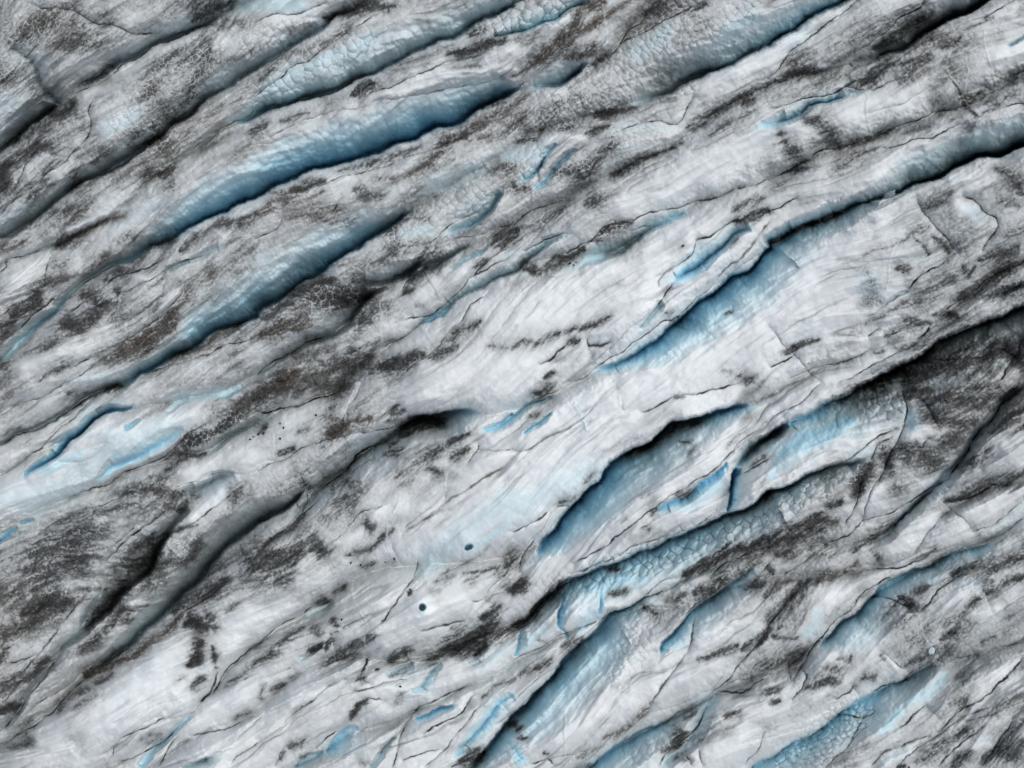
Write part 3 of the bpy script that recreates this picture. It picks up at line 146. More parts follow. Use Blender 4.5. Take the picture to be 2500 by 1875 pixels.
# thin grit-filled cracks and dark melt lines
LINES = """
00: 230,20 420,50 560,90 740,160 850,200 1000,230 1200,280 1380,300 @9,.8/100,1650 270,1400 330,1300/220,1650 400,1510 560,1390 700,1250 770,1120 790,1030 760,960 830,870 @10,.8/640,830 780,760 900,690/900,690 1060,570 1300,430 1480,350 1640,275 1760,215 1900,235/1720,1280 1900,1150 2100,1010 2211,930 @10,.6/0,1320 160,1180 430,970 @9,.6/470,600 495,880 @7,.4/240,490 330,380 @8,.6/1380,300 1640,270 @7,.3/1060,1640 1500,1380 1900,1130 @8,.5/600,1650 900,1500 1250,1310 1640,1000 1850,820 @7,.6
10: 0,850 130,740 350,580 640,390 830,250 1000,130 1300,20 @8,.7/880,880 1050,800 1300,690 1550,600 1750,530 2000,470/0,1220 300,1090 600,990 900,920 1200,850 1500,790 1800,740 2130,680 @8,.55/500,1650 700,1540 900,1500 1300,1360 1500,1300 1750,1200 @9,.7/0,190 200,130 450,90 600,20/0,1010 300,880 640,810 900,680 @8,.6/200,1600 450,1490 800,1390 1150,1280 1500,1160 @6,.35/800,560 930,420 1050,310 1250,180 1400,20 @8,.35/2120,670 2211,560 @10,.8
20: 480,760 700,590 870,450 1000,290 1100,180 1200,0 @9,.75/920,390 1100,290 1200,220 1400,150 1550,60 1680,0 @11,.95/880,1140 1100,1070 1280,1040 1420,1050 1500,970 1570,840/1950,1640 2211,1540/500,1650 650,1490 760,1380/0,1240 100,1210 220,1180 270,1080/230,1560 240,1460 280,1400 @9,.7/850,1640 1000,1550 1350,1360 @8,.6/0,650 200,540 450,300 @8,.5/1000,1640 1200,1500 @7,.4/740,410 800,300 @7,.5/1550,1300 1900,1150 @8,.6/2211,380 1900,540 1600,680 1300,810 @8,.5
30: 0,670 150,520 350,330 500,240 650,100 780,10 @9,.85/780,440 1000,270 1200,120 1340,20 @12,.95/0,950 200,890 400,830 620,770 800,700 @9,.8/1870,150 2000,70 2120,0/0,1550 200,1440 330,1380 500,1290 750,1240 950,1170 1100,1090 1300,1020 1600,940 @11,.95/980,1300 1250,1220 1450,1150 1700,1060 @9,.9/1850,980 2000,930 2211,900/200,840 400,700 600,620 @8,.6/850,1000 1200,860 1400,760 @6,.4/0,370 200,260 400,150 @10,.8/650,760 900,760 1100,690 @9,.7/850,640 1000,500 @8,.6/540,1560 1000,1310 @7,.5
01: 180,1200 300,1040 480,900 @13,.92/0,1060 150,960 350,840 @11,.8/560,1090 750,940 900,830 1000,740 1150,670 1300,630 1390,590 @13,.9/1000,880 1150,820 1330,740 1450,670 1650,580 1800,540/560,1650 800,1500 900,1430 1200,1220 1400,1060 1550,900 1600,820 @9,.75/1250,1570 1600,1470 1900,1350 2211,1250 @10,.85b/0,700 70,640 80,580 400,500/380,830 400,690 450,560/300,1650 600,1500 780,1420/0,190 150,70 220,0 @10,.7/0,990 200,800 360,680 @7,.4/700,820 900,690 1150,580 1400,460 @8,.6/1300,1080 1400,880 1450,740 @7,.5/0,1340 200,1180 @6,.5/1000,880 1030,1080 @6,.5/1200,290 1350,170 1400,80 @7,.4
11: 0,400 200,310 250,220/660,190 740,50/1200,1100 1450,1090 1600,980 1750,850 1870,740 2000,670 2211,560 @8,.8/1150,1650 1300,1550 1450,1440 1550,1340 1700,1180 1850,1000 2000,850/0,1590 100,1490 300,1390 500,1290 620,1230 @11,.9/200,1640 400,1500 560,1360/2110,310 2211,280/1100,1350 1300,1230 1450,1140 @9,.7/1400,540 1500,470 1700,410 1850,370 2050,330 @8,.6/0,1080 200,960 400,800 560,690 @8,.6/1250,850 1300,760 1400,690 @9,.8/2211,460 2000,590 1880,740/1450,460 1600,370 1750,250 1900,150 @9,.7/100,1560 400,1330 @7,.4
21: 0,300 150,190 300,110 450,50/100,520 250,350 330,230 480,80/540,490 680,410 760,330 900,270 1060,240 1200,180 1350,130 1520,100 1700,60 1880,0 @9,.8/1600,430 1750,340 1900,270 @11,.9/1280,830 1330,690 1450,600 1560,520 1600,430 @8,.6/1790,760 1900,640 2050,480 2150,350 2211,260 @14,.6b/1310,920 1400,800 @10,.85/230,1490 350,1430 470,1320 @16,.85/660,1280 670,1340 @11,.95/490,1650 640,1590 730,1520 850,1430 1000,1330 1150,1240 1280,1130 1400,1070 1500,1000 1790,760 @8,.75/450,520 600,440 700,410 @11,.9/100,520 250,450 480,370/0,450 180,340 @9,.8/830,1300 815,1440 @6,.4/1090,1170 1200,1040 1310,920 @8,.6/400,740 200,740 70,860 @8,.5/1000,330 1200,300 @8,.6/660,1340 720,1490 @5,.4
31: 1280,60 1320,150 1420,230 1500,340 1580,490 @8,.75/1700,20 1800,80 1860,170 1950,230 1970,290 1930,390 1850,500 @9,.88/1200,830 1300,740 1400,680 1530,590 @18,.88/1500,1040 1700,920 1850,800 2100,670 2211,600 @11,.88/850,1260 950,1190/1290,1280 1380,1220 1410,1160 @14,.95/0,1520 120,1460 220,1400 @11,.8/200,1590 400,1530 700,1440 870,1370 @9,.7/600,1650 900,1500 1100,1400 1300,1290 1450,1150 @8,.7/0,1150 120,1290 240,1420 350,1560 440,1650 @7,.5/300,1650 500,1550 700,1480 @7,.4/1200,860 1000,970 850,1080 @9,.5/1850,960 1600,1090 1450,1200 @8,.5/2211,960 1800,1140 1450,1320 @8,.6/930,150 1040,80 1100,60 @10,.8/1050,1260 1150,1220 @9,.9/1300,1430 1500,1460 1800,1420 2000,1370 2150,1450 @14,.95/0,170 100,140 240,60 @10,.8/2000,1640 2150,1400 2170,1300 @14,.9
02: 0,280 200,170 400,70 560,0 @10,.7/0,530 150,450 400,360 560,250 700,170 860,70 @9,.85/0,800 200,660 350,570 450,440 600,290 800,140 @9,.6b/600,960 800,890 950,850 1150,750 1300,680 1450,600 1650,430 1800,320 @9,.85/250,1350 500,1200 800,1050 1000,980 1150,930 @8,.7/880,1560 1000,1450 1200,1260 1350,1170 1480,1080 @9,.88/500,680 700,670 850,590 @6,.35/1850,590 2000,500 2211,350 @7,.5/1470,915 1660,840 1850,780 2030,760 2211,745 @7,.5/1200,1170 1150,1260 1000,1400 @8,.6/960,1180 900,1300 @7,.5/1430,1320 1650,1200 1900,1020 2120,840 @9,.7/1640,1640 1750,1400 1900,1250 @8,.6/950,870 1100,800 @6,.4
12: 0,240 200,230 400,180 560,110 700,50 @15,.9/620,470 750,330 850,130 900,0 @10,.6b/0,730 200,660 350,600 500,530 700,450 900,430 1100,390 1300,330 @8,.75/0,1480 200,1310 400,1130 600,960 @10,.88/440,1500 600,1390 750,1270 900,1130 1100,1030 @8,.7/1260,1300 1500,1150 1650,1020 1800,920 2000,790 2211,670 @20,.55b/1350,1640 1390,1530/1910,530 1910,575 1820,680/1910,575 2050,565 2211,550 @8,.6b/1030,320 1100,260 1200,190 @9,.9/780,600 770,660 850,640 @7,.5/1100,500 900,620 750,770 600,900 @13,.95/1630,940 1640,1040 @6,.6/1280,1260 1450,1100 1640,930 @7,.5/430,900 450,980 390,1130 @8,.7/0,1210 200,1120 410,920 @10,.9/1620,1640 1850,1500 2000,1400 @8,.6/1180,1400 1250,1560 @5,.4/1000,640 800,800 @8,.7/0,150 150,60 @12,.7b
22: 0,550 100,570 250,500 400,420 600,300 750,130 @13,.5b/1100,240 1250,190 1400,130 1550,90 1800,50 2000,10 @11,.8/520,1550 700,1450 850,1350 1100,1160 1300,1040 1500,880 1650,800 1900,590 2050,450 2211,350 @8,.75/480,1650 700,1560 900,1460 1200,1350 1450,1290 @13,.6b/0,1290 200,1180 310,1100 @14,.7/60,1620 120,1450 200,1350 @9,.8/890,20 930,150 960,250 @5,.3/250,490 600,300 @7,.4/180,150 300,90 420,40 @8,.8/1700,1640 2000,1480 2211,1400 @10,.9/1100,700 850,850 @5,.3/2010,780 2211,640 @11,.8/390,1080 530,1060 @9,.8/1880,950 1830,1110 @7,.4/2110,320 2211,180 @10,.6b
32: 1150,0 1200,150 1190,270 1130,450 1050,600 1000,760 960,850 @11,.9/630,660 800,560 950,470 1080,390 @11,.9/820,1180 1000,1140 1200,1030 1380,920 1530,830 @9,.85/480,1400 660,1310 820,1180 @9,.8/900,1620 1150,1570 1300,1500 1420,1440 @12,.85/1560,1060 1650,1140 1780,1270 @7,.7/1780,1275 2000,1160 2211,1010 @10,.6b/1530,830 1620,690 1720,570 1830,400 1950,270 2050,130 2160,0 @12,.95/1390,480 1350,560 1300,560 @10,.95/1540,1010 1750,960 2000,880 @10,.9/880,660 930,560 1040,480 @9,.9/0,340 200,200 450,20 @9,.6/880,1360 1120,1180 1300,1030 1420,930 @10,.8/1850,1360 2000,1250 2211,1180 @8,.5/1130,1640 1500,1510 1800,1380 @7,.6/670,1200 760,1060 820,850 @9,.8/820,1180 900,950 970,800 @7,.6/600,220 610,380 @7,.5/150,1640 350,1500 @9,.8/1330,150 1450,320 @10,.8/1850,450 1860,760 @5,.4/1230,740 1310,830 @6,.3/1600,1640 1800,1520 @10,.8
03: 0,1470 150,1370 340,1290 380,1220 480,1140 650,960 850,800 @12,.8/280,1160 500,1000 700,850 @9,.7/950,1570 1050,1400 1150,1330 1300,1280 1450,1240 @7,.7/1020,1590 1250,1520 1400,1430 1500,1360 @8,.85/1350,1640 1450,1500 1520,1400 @10,.85/1740,1090 1800,1020 1850,880 1890,820 @17,.88/1830,1000 1900,890 2050,750 2211,620 @11,.92/1660,1380 1930,1330 2211,1210 @10,.7/1980,1620 2150,1510 2211,1440/1490,380 1700,260 1900,100 2050,0 @12,.95/0,960 200,820 400,600 600,350 750,120 @10,.8/0,1340 150,1170 300,980 500,720 @12,.8/640,970 900,740 1100,640 @9,.8/960,470 1050,300 1180,300 @11,.9/80,760 300,690 @10,.85/0,500 250,420 400,200 @11,.8/1680,1170 1450,1240 @6,.4/1050,1400 900,1650 @5,.4/0,1080 250,900 600,560 @9,.7
13: 420,320 480,260 640,220 @13,.95/900,860 950,780 960,720 @18,.95/1430,500 1600,420 1850,370 @20,.7/1350,20 1280,120 1240,210 1150,310 1050,400 @9,.88/0,620 150,480 350,340 @9,.8/750,890 800,880 900,860 1000,930/1400,1180 1440,1120 1650,1020 1820,960 @13,.7/1430,1380 1650,1250 1800,1150 1880,1040 @12,.85/1170,1640 1240,1480 1300,1300/1450,1650 1700,1400 1950,1130 @10,.6b/1250,1590 1400,1540 1600,1480/730,460 850,380 980,330 @9,.6/100,860 300,770 @6,.5/250,1250 500,1070 680,920 @7,.6/0,1420 300,1260 600,1100 850,990 @7,.45b/150,1640 250,1500 450,1400 @10,.6/900,1070 1000,1065 1100,1075 @8,.7/1080,1540 1220,1410 @9,.7/830,1000 1000,970 1150,920 1300,880 @10,.7/500,1490 620,1400 700,1350 @10,.8/1850,210 2211,150 @7,.6/2000,150 2120,30 @7,.5/1300,1290 1400,1180 @10,.6/660,560 690,640 680,760 @7,.6/1700,1640 1850,1570 @10,.9
23: 0,500 100,430 250,300 420,120 600,0 @10,.8/750,400 950,300 1200,180 1500,50 @9,.7/1170,1140 1280,980 1400,830 1480,700 1560,530 1600,350 @15,.6b/1700,1040 1850,890 2000,740 2100,620 2211,450 @9,.9/1780,1010 1980,990 2120,940 2211,900 @9,.92/150,1640 320,1580 360,1640 @10,.95/2030,1640 2150,1480 2200,1300 @8,.6/0,740 200,620 450,500 650,430 750,400 @8,.6/1620,1060 1400,1210 1180,1330 @7,.5/0,1200 150,1060 300,900 480,690 @8,.6/1260,1640 1400,1480 1550,1360 1700,1130 @11,.9/330,1590 550,1520 750,1460 @7,.5/1150,180 1300,60 1450,0 @8,.6/1450,370 1620,220 1800,90 1930,10 @9,.7/2080,940 2060,850 2120,760 @9,.8/1720,1000 1800,850 @8,.5b/1500,1560 1560,1650 @8,.7/1650,1640 1600,1500 @6,.6
33: 200,910 290,790 400,620 480,500 560,410 700,290 850,130 1000,40 1080,0 @9,.9/200,1080 290,970 330,870 290,800 @9,.85/550,1060 700,1000 740,950 @13,.78/960,660 1080,730 1170,790 @8,.7/1000,380 1150,200/1300,310 1400,230 1500,110 1650,0 @10,.9/1480,1330 1650,1180 1800,1080 2000,940 2100,850 2211,720 @12,.85/880,1640 1050,1510 1250,1420 1400,1370 @10,.88/1130,1640 1300,1480 1500,1350 1700,1220 1900,1120 @9,.7/1550,700 1850,680 2000,600 2211,560 @8,.6/850,190 1000,180 1120,230 1220,270 @10,.9/1480,1640 1560,1530 1700,1420 1850,1330 @9,.8/1850,1640 1960,1500 2050,1360 2120,1250 @10,.8/500,1660 640,1550 900,1250 @9,.6/750,1410 830,1200 @9,.8/600,1220 800,1230 900,1170 @9,.8/1140,1290 1300,1180 1370,1130 @9,.8/1650,810 1800,720 @8,.6/2211,1080 1900,1200 1700,1270 @8,.6/180,900 170,700 @7,.6/1180,890 1080,930 900,1010 @8,.7/0,440 130,270 250,130 @11,.9/1980,360 1800,100 @5,.35/1380,1130 1500,1270 @5,.4/750,980 800,1040 @5,.4
"""
# thin raised pale veins
VEINS = """
30: 1580,440 1560,620 1640,760 1760,930 1830,1000/1700,460 1720,600 1710,780/1350,690 1560,640 1780,540 1900,480/1380,590 1560,510/1860,250 1880,480 1960,690/870,790 870,1000 900,1180/1830,1000 1780,1100 1740,1220
13: 840,80 900,300 940,450 930,580 960,630 1110,720 1160,780/690,640 690,900/970,1250 980,1370 975,1560/1230,1180 1260,1260 1230,1450/1000,1330 990,1250 1060,1220 1200,1230
31: 1080,470 1040,700 1030,830/0,1150 150,1310/1210,860 1250,800/1580,500 1650,560
20: 1340,1200 1360,1380 1420,1480/770,30 800,180 810,320 760,400
11: 1090,940 1080,1180 1100,1300/1600,980 1700,900
32: 1230,740 1310,830/1440,960 1580,1080 1780,1270/1850,450 1860,760
01: 1900,440 1915,520 1850,630/1030,900 1035,1080/1080,1130 1085,1260/1910,450 2060,390 2211,360
33: 1280,340 1360,540 1400,600/1800,100 1980,360/1370,1130 1500,1270/1170,800 1195,840 1150,890/200,920 260,1000
12: 620,90 610,270/1620,750 1630,940 1640,1040/1260,940 1200,1110/1130,1240 1130,1390 1200,1520/150,350 160,620/820,60 780,330
22: 500,150 600,310 660,400/900,40 930,180
23: 455,1200 460,1560/1780,1150 1820,1300
02: 1600,1100 1540,1200 1450,1310
21: 820,1330 810,1440
"""
# clean wind-swept or freshly melted white ice: points @half width
CLEAN = """
11: 1150,1350 1400,1280 1700,1100 1950,900 @110/1600,1620 1900,1520 2211,1450 @190/1420,880 1800,700 @60
21: 100,950 400,850 900,650 1300,600 @170/0,1150 400,1080 900,950 1200,800 @150/0,1550 250,1420 400,1350 @70/1150,300 1400,280 1550,350 @170/1000,1560 1500,1500 2000,1200 2211,1050 @160/700,1230 900,1150 1150,1000 @60/900,60 1400,20 @90/1750,700 2050,430 @60
31: 0,950 300,700 600,480 1000,300 @170/0,700 400,420 @150/300,850 600,900 @150/50,1250 400,1130 @60/1100,800 1000,880 @50/1650,100 1750,180 @70
20: 1600,1500 1900,1350 2150,1180 @200/1750,1600 2100,1520 @80/300,1200 600,1180 @40/1900,620 2211,560 @90/200,870 380,800 @60/100,230 480,170 @40
30: 0,430 300,280 600,100 @70/100,220 400,60 @90/150,1080 320,1130 @70/700,1050 1000,950 1300,830 @120/2000,500 2211,420 @100/1700,280 2100,120 @70/450,560 700,560 @30/1000,1500 1700,1300 2211,1100 @140/1600,1550 1900,1500 @70/1500,30 1700,0 @60
12: 1550,150 1900,120 2211,80 @120/1700,1350 2000,1150 2211,1000 @220/1250,1500 1600,1350 @150/650,1400 900,1280 @55/1050,1150 1250,1050 @70/250,330 500,150 @70/1950,650 2211,600 @100/400,1600 460,1500 @40
22: 100,700 500,600 800,400 1100,330 @200/200,900 600,700 @150/500,100 900,150 1400,60 @150/700,1300 1100,1050 1500,750 1800,400 @90/1500,1130 1700,1100 @140/1950,1000 2100,900 @110/1500,260 1900,150 @60/600,1560 1000,1400 @60/1800,820 1600,1000 @60/100,1600 300,1480 @50
32: 0,300 300,180 600,60 @70/200,800 450,620 @110/1700,1130 1950,1020 2211,920 @120/1200,1350 1450,1200 @120/1250,450 1350,380 @70/2050,550 2211,560 @120/500,520 800,400 @110/900,1000 950,900 @60/1350,870 1600,780 @60
02: 0,950 300,880 600,800 @160/100,1100 500,950 @70/800,420 1300,380 1650,280 @80/600,480 900,380 @70/1600,780 1900,620 2150,560 @100/1490,905 1650,850 1850,790 @32/1650,1150 1900,950 @50/100,620 400,560 @40
03: 900,1200 1150,1000 1350,800 1450,620 @220/800,1350 1200,1250 @120/2000,550 2150,350 @160/350,1400 500,1300 @60/1150,230 1230,200 @30/150,1600 600,1500 @60/1650,1300 1850,1100 @60/2000,1100 2150,1000 @90/1500,1000 1600,1080 @60
13: 400,80 600,20 @80/1440,270 1500,350 @110/300,600 150,650 @20/1200,250 1000,250 @80/750,520 850,480 @60/1700,880 2000,780 @90/1000,1000 1250,940 @60/0,500 250,300 @90/500,760 300,1000 @60/300,1120 600,980 @60/1800,1150 1500,1050 @40/1600,260 1800,200 @50
23: 400,1400 700,1250 1000,1050 1200,950 @130/1250,1000 1500,850 1750,760 @90/600,300 900,260 @70/100,660 300,560 @50/1700,1550 1900,1450 2100,1300 @110/1100,680 900,900 @70/1650,500 1900,420 @60/50,720 400,620 @20/1600,600 1850,480 @50
33: 100,1500 500,1200 900,1000 @60/450,720 600,680 @60/700,520 900,560 @80/1550,250 1650,160 @60/1050,730 1150,830 @40/1850,950 2050,870 @100/1600,1480 1900,1470 @40/1800,320 1950,280 @50/700,130 500,200 @60/400,1050 700,900 @35/1000,1640 1200,1530 @40
10: 1000,850 1500,720 2000,640 @35/500,1640 800,1540 @25/1400,680 1900,620 2100,550 @45/2000,500 2211,440 @50/1250,1250 1500,1180 @35/850,200 1000,140 @25/2100,620 2211,580 @40
00: 950,650 1300,480 1650,320 @35/400,1350 250,1500 @35/730,850 830,780 @35/900,1100 1100,1000 @70/500,1500 600,1400 @50/1850,420 1950,330 @40
01: 600,320 1000,150 1200,80 @30/2000,200 2211,110 @35/200,1500 500,1400 900,1200 @60/1400,1000 1530,870 @30/100,750 250,650 @90/1850,350 1920,400 @50/1150,700 1250,740 @40
"""
# melt-scalloped and cell-patterned ice: points @half width, strength, cell px, grit in grooves
SCAL = """
00: 0,600 200,300 300,100 @300,.8,15,.5/1150,1150 1400,850 1750,450 @280,.9,16,.5/900,1000 1100,800 @150,.5,15,.2
10: 0,400 300,280 500,230 @140,.9,16,.6/100,800 500,560 900,400 @180,.7,24,.45/900,620 1300,400 1900,120 @190,.8,26,.12/0,1450 600,1220 1400,1060 2000,900 @210,.7,20,0/1950,230 2211,200 @100,1,20,.8/2000,1500 2211,1550 @130,.8,17,.5/1700,100 2100,20 @120,.5,28,.4
20: 0,100 400,80 @130,.9,26,.4/450,950 800,700 1200,450 1500,200 @230,1,15,.75/1300,560 1600,300 2000,60 @150,.8,17,.4/1300,860 1550,740 @70,1,17,.7/0,1500 200,1400 @150,.8,17,.6/900,1200 1200,1150 @130,.7,14,.6/350,1550 600,1400 @120,.6,14,.6/100,1150 250,1050 @90,.6,12,.6
30: 400,420 700,250 @150,.4,20,.2/1200,640 1400,600 @80,.7,16,.3/500,1620 900,1450 1600,1350 @140,.4,24,.2
11: 1200,350 1500,200 1900,50 @150,.8,18,.5/500,900 850,950 @140,.6,18,.7/1450,540 1650,500 @70,.7,12,.7/1100,700 800,780 @60,.5,14,.5
21: 700,450 1000,450 @80,.5,14,.5/800,340 950,300 @60,.6,12,.8
31: 850,750 900,900 @110,.5,9,.4
02: 400,1500 900,1250 @200,.4,15,.4/1650,500 2000,300 @90,.8,13,.8/1500,1450 1650,1350 @80,.5,15,.6
12: 100,850 500,800 @150,.6,13,.5/450,900 560,850 @80,.9,18,.5/850,620 1000,560 @70,.5,18,.6/1150,560 1250,500 @60,.5,14,.6
22: 700,1640 1200,1500 1700,1290 2100,1160 @150,1,24,.95/600,1000 800,900 1100,650 @80,.35,24,0/300,1400 500,1180 @60,.35,22,0
32: 450,920 150,1000 0,1180 @150,.95,20,.9/850,150 1100,230 @130,.8,26,.7/300,520 550,330 @180,.4,30,.05/300,1400 600,1300 @80,.5,14,.6/550,800 750,760 @90,.7,18,.8/600,1450 300,1600 @90,.5,9,.5
03: 200,100 500,80 @150,.4,12,.5/1200,150 1050,350 @90,.4,14,.5
23: 950,800 1050,600 1150,400 @170,.9,17,.45/750,820 600,1000 @110,.7,17,.15/1750,300 1900,180 @170,.6,20,.25/200,1150 400,850 @110,.5,18,0/250,120 650,80 @120,.7,20,.4/1050,1550 1300,1380 @110,.7,20,.4/200,380 100,520 @80,.6,22,.5/1450,280 1600,200 @80,.8,13,.7/1950,850 2100,750 @100,.5,16,.6/50,1500 60,1620 @80,.7,17,.6
33: 400,1480 700,1230 @200,1,17,.85/1150,1020 1300,920 @120,.7,24,.3/900,1380 1100,1200 @120,.6,15,.2/750,450 900,300 @80,.4,30,.1/200,1600 100,1640 @100,.8,22,.5/1750,100 1950,60 @70,.6,18,.5
13: 1250,830 1330,800 @60,.7,12,.6/2050,1200 2170,1080 @70,.4,20,.1
"""
# clear glacier ice that looks blue at the surface: points @half width, strength
BLUE = """
02: 200,1000 600,850 1000,500 1500,350 @160,.18/400,760 700,600 @90,.35/0,1000 300,1000 @160,.14/1000,620 1250,520 @90,.4/1500,150 1900,60 @70,.25/700,260 1000,180 @80,.2/1450,420 1540,360 @25,.6
12: 1900,1390 2050,1300 2211,1150 @45,.45/1500,1500 1900,1200 2211,1000 @150,.2/1650,300 1900,270 @50,.3/1400,1600 1550,1520 @40,.25
22: 0,1150 300,900 700,750 @150,.18/450,900 550,870 @60,.35/510,160 600,310 650,400 @10,.5/200,1500 350,1380 @60,.3/700,1600 1100,1480 1500,1330 @90,.3/0,200 200,120 @40,.3/1300,1080 1600,1000 @60,.3/1850,1050 1900,900 @40,.5
32: 100,600 400,450 700,300 @150,.5/200,850 0,950 @40,.4/1250,350 1200,250 @70,.4/20,800 60,650 @40,.6/700,620 850,580 @60,.35/1900,1250 2211,1080 @60,.22/1750,480 1830,420 @40,.4/1500,700 1650,750 @40,.25
23: 550,120 900,50 1100,20 @110,.45/100,600 250,450 @70,.3/600,450 700,300 @100,.3/800,650 900,500 @120,.35/1550,1100 1650,1050 @60,.25/0,1450 80,1600 @70,.5/1650,480 1800,350 @60,.2/700,1620 1000,1500 1250,1320 @90,.4
33: 430,300 420,400 340,500 @70,.25/1200,1100 1400,980 1500,860 @80,.35/1000,1300 1150,1150 @90,.4/300,1500 550,1350 @120,.35/0,1640 150,1580 @80,.4/800,500 900,400 @90,.25/1200,70 1400,30 @90,.35/1650,80 1750,60 @60,.3/1850,1420 1930,1410 @25,.4/1400,620 1420,650 @20,.2/1600,780 1750,720 @50,.2/1000,1620 1200,1500 @50,.2
13: 1400,1240 1680,1120 @30,.2/750,1400 860,1360 @50,.25/1480,940 1500,990 @40,.3/1960,780 1900,720 @60,.2/2000,1250 2150,1150 @60,.3/400,1600 550,1540 @50,.3/620,1440 850,1480 @60,.25/1420,330 1440,300 @25,.15/2050,700 2200,600 @60,.3
03: 1250,1640 1450,1400 @25,.2/1000,1050 1300,800 @150,.05
10: 100,800 400,620 700,480 1000,330 @100,.3/0,50 400,20 @100,.3/1800,100 2100,60 @90,.2/1500,1600 2000,1450 @120,.18
00: 2000,70 2211,40 @90,.32/1500,290 1640,260 @50,.3/0,900 200,950 @150,.15/900,1130 1200,1000 @80,.15/150,580 230,600 @80,.15
20: 1100,450 1300,300 @120,.2/0,1350 250,1300 @120,.25/900,1100 1350,1090 @40,.25/1850,300 2100,150 @120,.25/900,1290 1020,1260 @15,.5
30: 100,200 400,50 @120,.2/1200,1450 1700,1250 2100,1100 @120,.25/150,450 350,250 @80,.12
11: 1300,380 1500,300 @80,.22/1800,150 2000,60 @80,.22/100,600 600,450 1000,250 @130,.22/2150,560 2211,520 @20,.5/700,750 500,1150 @120,.12
21: 450,650 600,610 @60,.3/1300,200 1450,150 @50,.25/1050,1350 1200,1280 @40,.25/1350,720 1400,800 @40,.35/1600,680 1700,620 @40,.4/1170,670 1250,640 @8,.6
31: 0,900 150,700 300,500 @110,.22/850,750 880,850 @110,.22/1750,150 1800,220 @70,.22/1300,600 1450,580 @60,.15/200,1400 400,1280 @40,.2/1600,1330 1900,1280 @90,.18/900,1550 1100,1470 @30,.25/250,1250 500,1180 @50,.12
01: 1850,900 2050,800 @150,.2/1300,150 1450,100 @120,.15/0,250 200,150 @80,.2/600,1640 900,1600 1100,1560 @60,.25/1000,300 1200,200 @90,.1
"""
# average grime of the ice, sampled every 312 px (0 clean .. 1 black), 8 x 6
GRIME = [[.38,.40,.30,.32,.40,.32,.32,.36],
         [.42,.38,.33,.38,.34,.24,.30,.34],
         [.42,.42,.46,.34,.12,.10,.16,.40],
         [.30,.32,.40,.24,.10,.14,.32,.44],
         [.45,.45,.32,.22,.22,.28,.34,.36],
         [.36,.16,.28,.20,.24,.22,.34,.36]]
# lines along which one ice ridge ends and the next begins
DIVIDE = """
00 -400,1560 0,1310 160,1170 430,960 490,900 700,730 1000,570 1250,440 1480,330 1660,260 1900,140; 10 0,-40
01 -400,650 0,400 100,370 280,230 500,60; 00 580,1659 830,1520 1230,1300 1640,980 2000,710 2211,590; 10 330,390 700,120 900,50 1300,-130
01 0,640 80,570 400,500; 01 1050,200; 00 1200,1600 1720,1280 2100,1010; 10 0,990 300,870 640,800 850,690 1150,560 1350,440 1600,350 1830,240 2211,50; 20 300,-80
01 -200,1580 0,1450 150,1350 280,1220 400,1090 570,890 900,670 1250,510 1700,260; 10 60,1659 450,1470 900,1340 1450,1150 1900,960 2211,800; 20 190,780 480,670 700,590 870,450 1000,290 1200,0
02 -200,620 0,520 150,440 330,370 600,220 830,80; 01 1240,1560 1590,1390 2211,1070; 11 250,880 700,580 1080,340 1340,140; 20 -550,1640 0,1250 250,1080 700,1000 1020,910 1290,800 1700,620 2211,370; 30 330,180 640,0
02 -200,900 0,800 200,660 350,570 420,500 600,480 950,240 1150,165 1600,150 2120,10; 11 0,1590 200,1440 600,1260 740,1190 830,1050 1010,890 1300,700 1450,660 1680,540 1800,475 2211,290; 20 500,1650 880,1480 1350,1360 1550,1080 1950,850; 30 0,760 250,640 650,600 1000,480 1400,270 1850,0
02 200,1130 600,960 950,850 1300,680 1800,580 2060,420 2211,310; 12 400,180 700,50; 11 1100,1350 1410,1165 1720,930 2211,680; 21 300,480 580,630 850,530 1110,380 1520,100 1880,0; 30 0,1550 330,1380 500,1290 950,1170 1600,940 2211,650
03 -200,1650 0,1470 380,1220 830,780 1100,600 1400,320 1740,0; 02 2000,1350; 12 100,1150 410,910 640,850 950,600 1300,350 1600,262 1900,240; 22 0,290 360,100; 21 740,1540 1050,1400 1420,1110 1770,850 2211,480; 31 0,420 400,250 1000,60; 30 1400,1540 2000,1320 2211,1250
03 1020,1590 1500,1360 1740,1090 1900,890 2211,620; 13 350,340 640,220 800,100; 12 900,1570 1200,1500; 12 1600,1640 2000,1390; 22 60,1620 250,1390 520,1090 830,730 1170,500 1500,310 2100,170; 31 200,1640 870,1370 1450,1150 1850,800 2211,600
03 1190,1700 1350,1640 1660,1380 2211,1210; 13 250,900 450,750 800,640 1150,780 1550,700 2000,480; 23 0,440 250,240 600,0; 22 900,1530 1550,1290 1830,1115 1920,730 2211,470; 32 180,345 440,220 840,10; 31 1400,1360 1800,1165 2211,985
13 300,1659 600,1500 800,1320 1300,1290 1440,1120 1820,960 2211,800; 23 200,620 450,500 750,400 1200,180 1500,40; 32 0,1400 480,1400 850,1390 1120,1180 1400,930 1620,690 1830,400 2160,0
13 1870,1650 2080,1380; 23 0,1220 400,790 760,440 1180,190; 23 1450,370 1950,20; 32 300,1640 900,1620 1300,1500 1540,1010 1750,950 2000,880 2211,830
23 630,1659 930,1450 1340,1250 1700,1050 2000,930; 33 200,760 400,610 480,530 760,320 950,110 1130,0; 32 1500,1520 2211,1180
33 -200,1700 0,1590 520,1260 1080,930 1450,760 1850,680 2211,560
"""
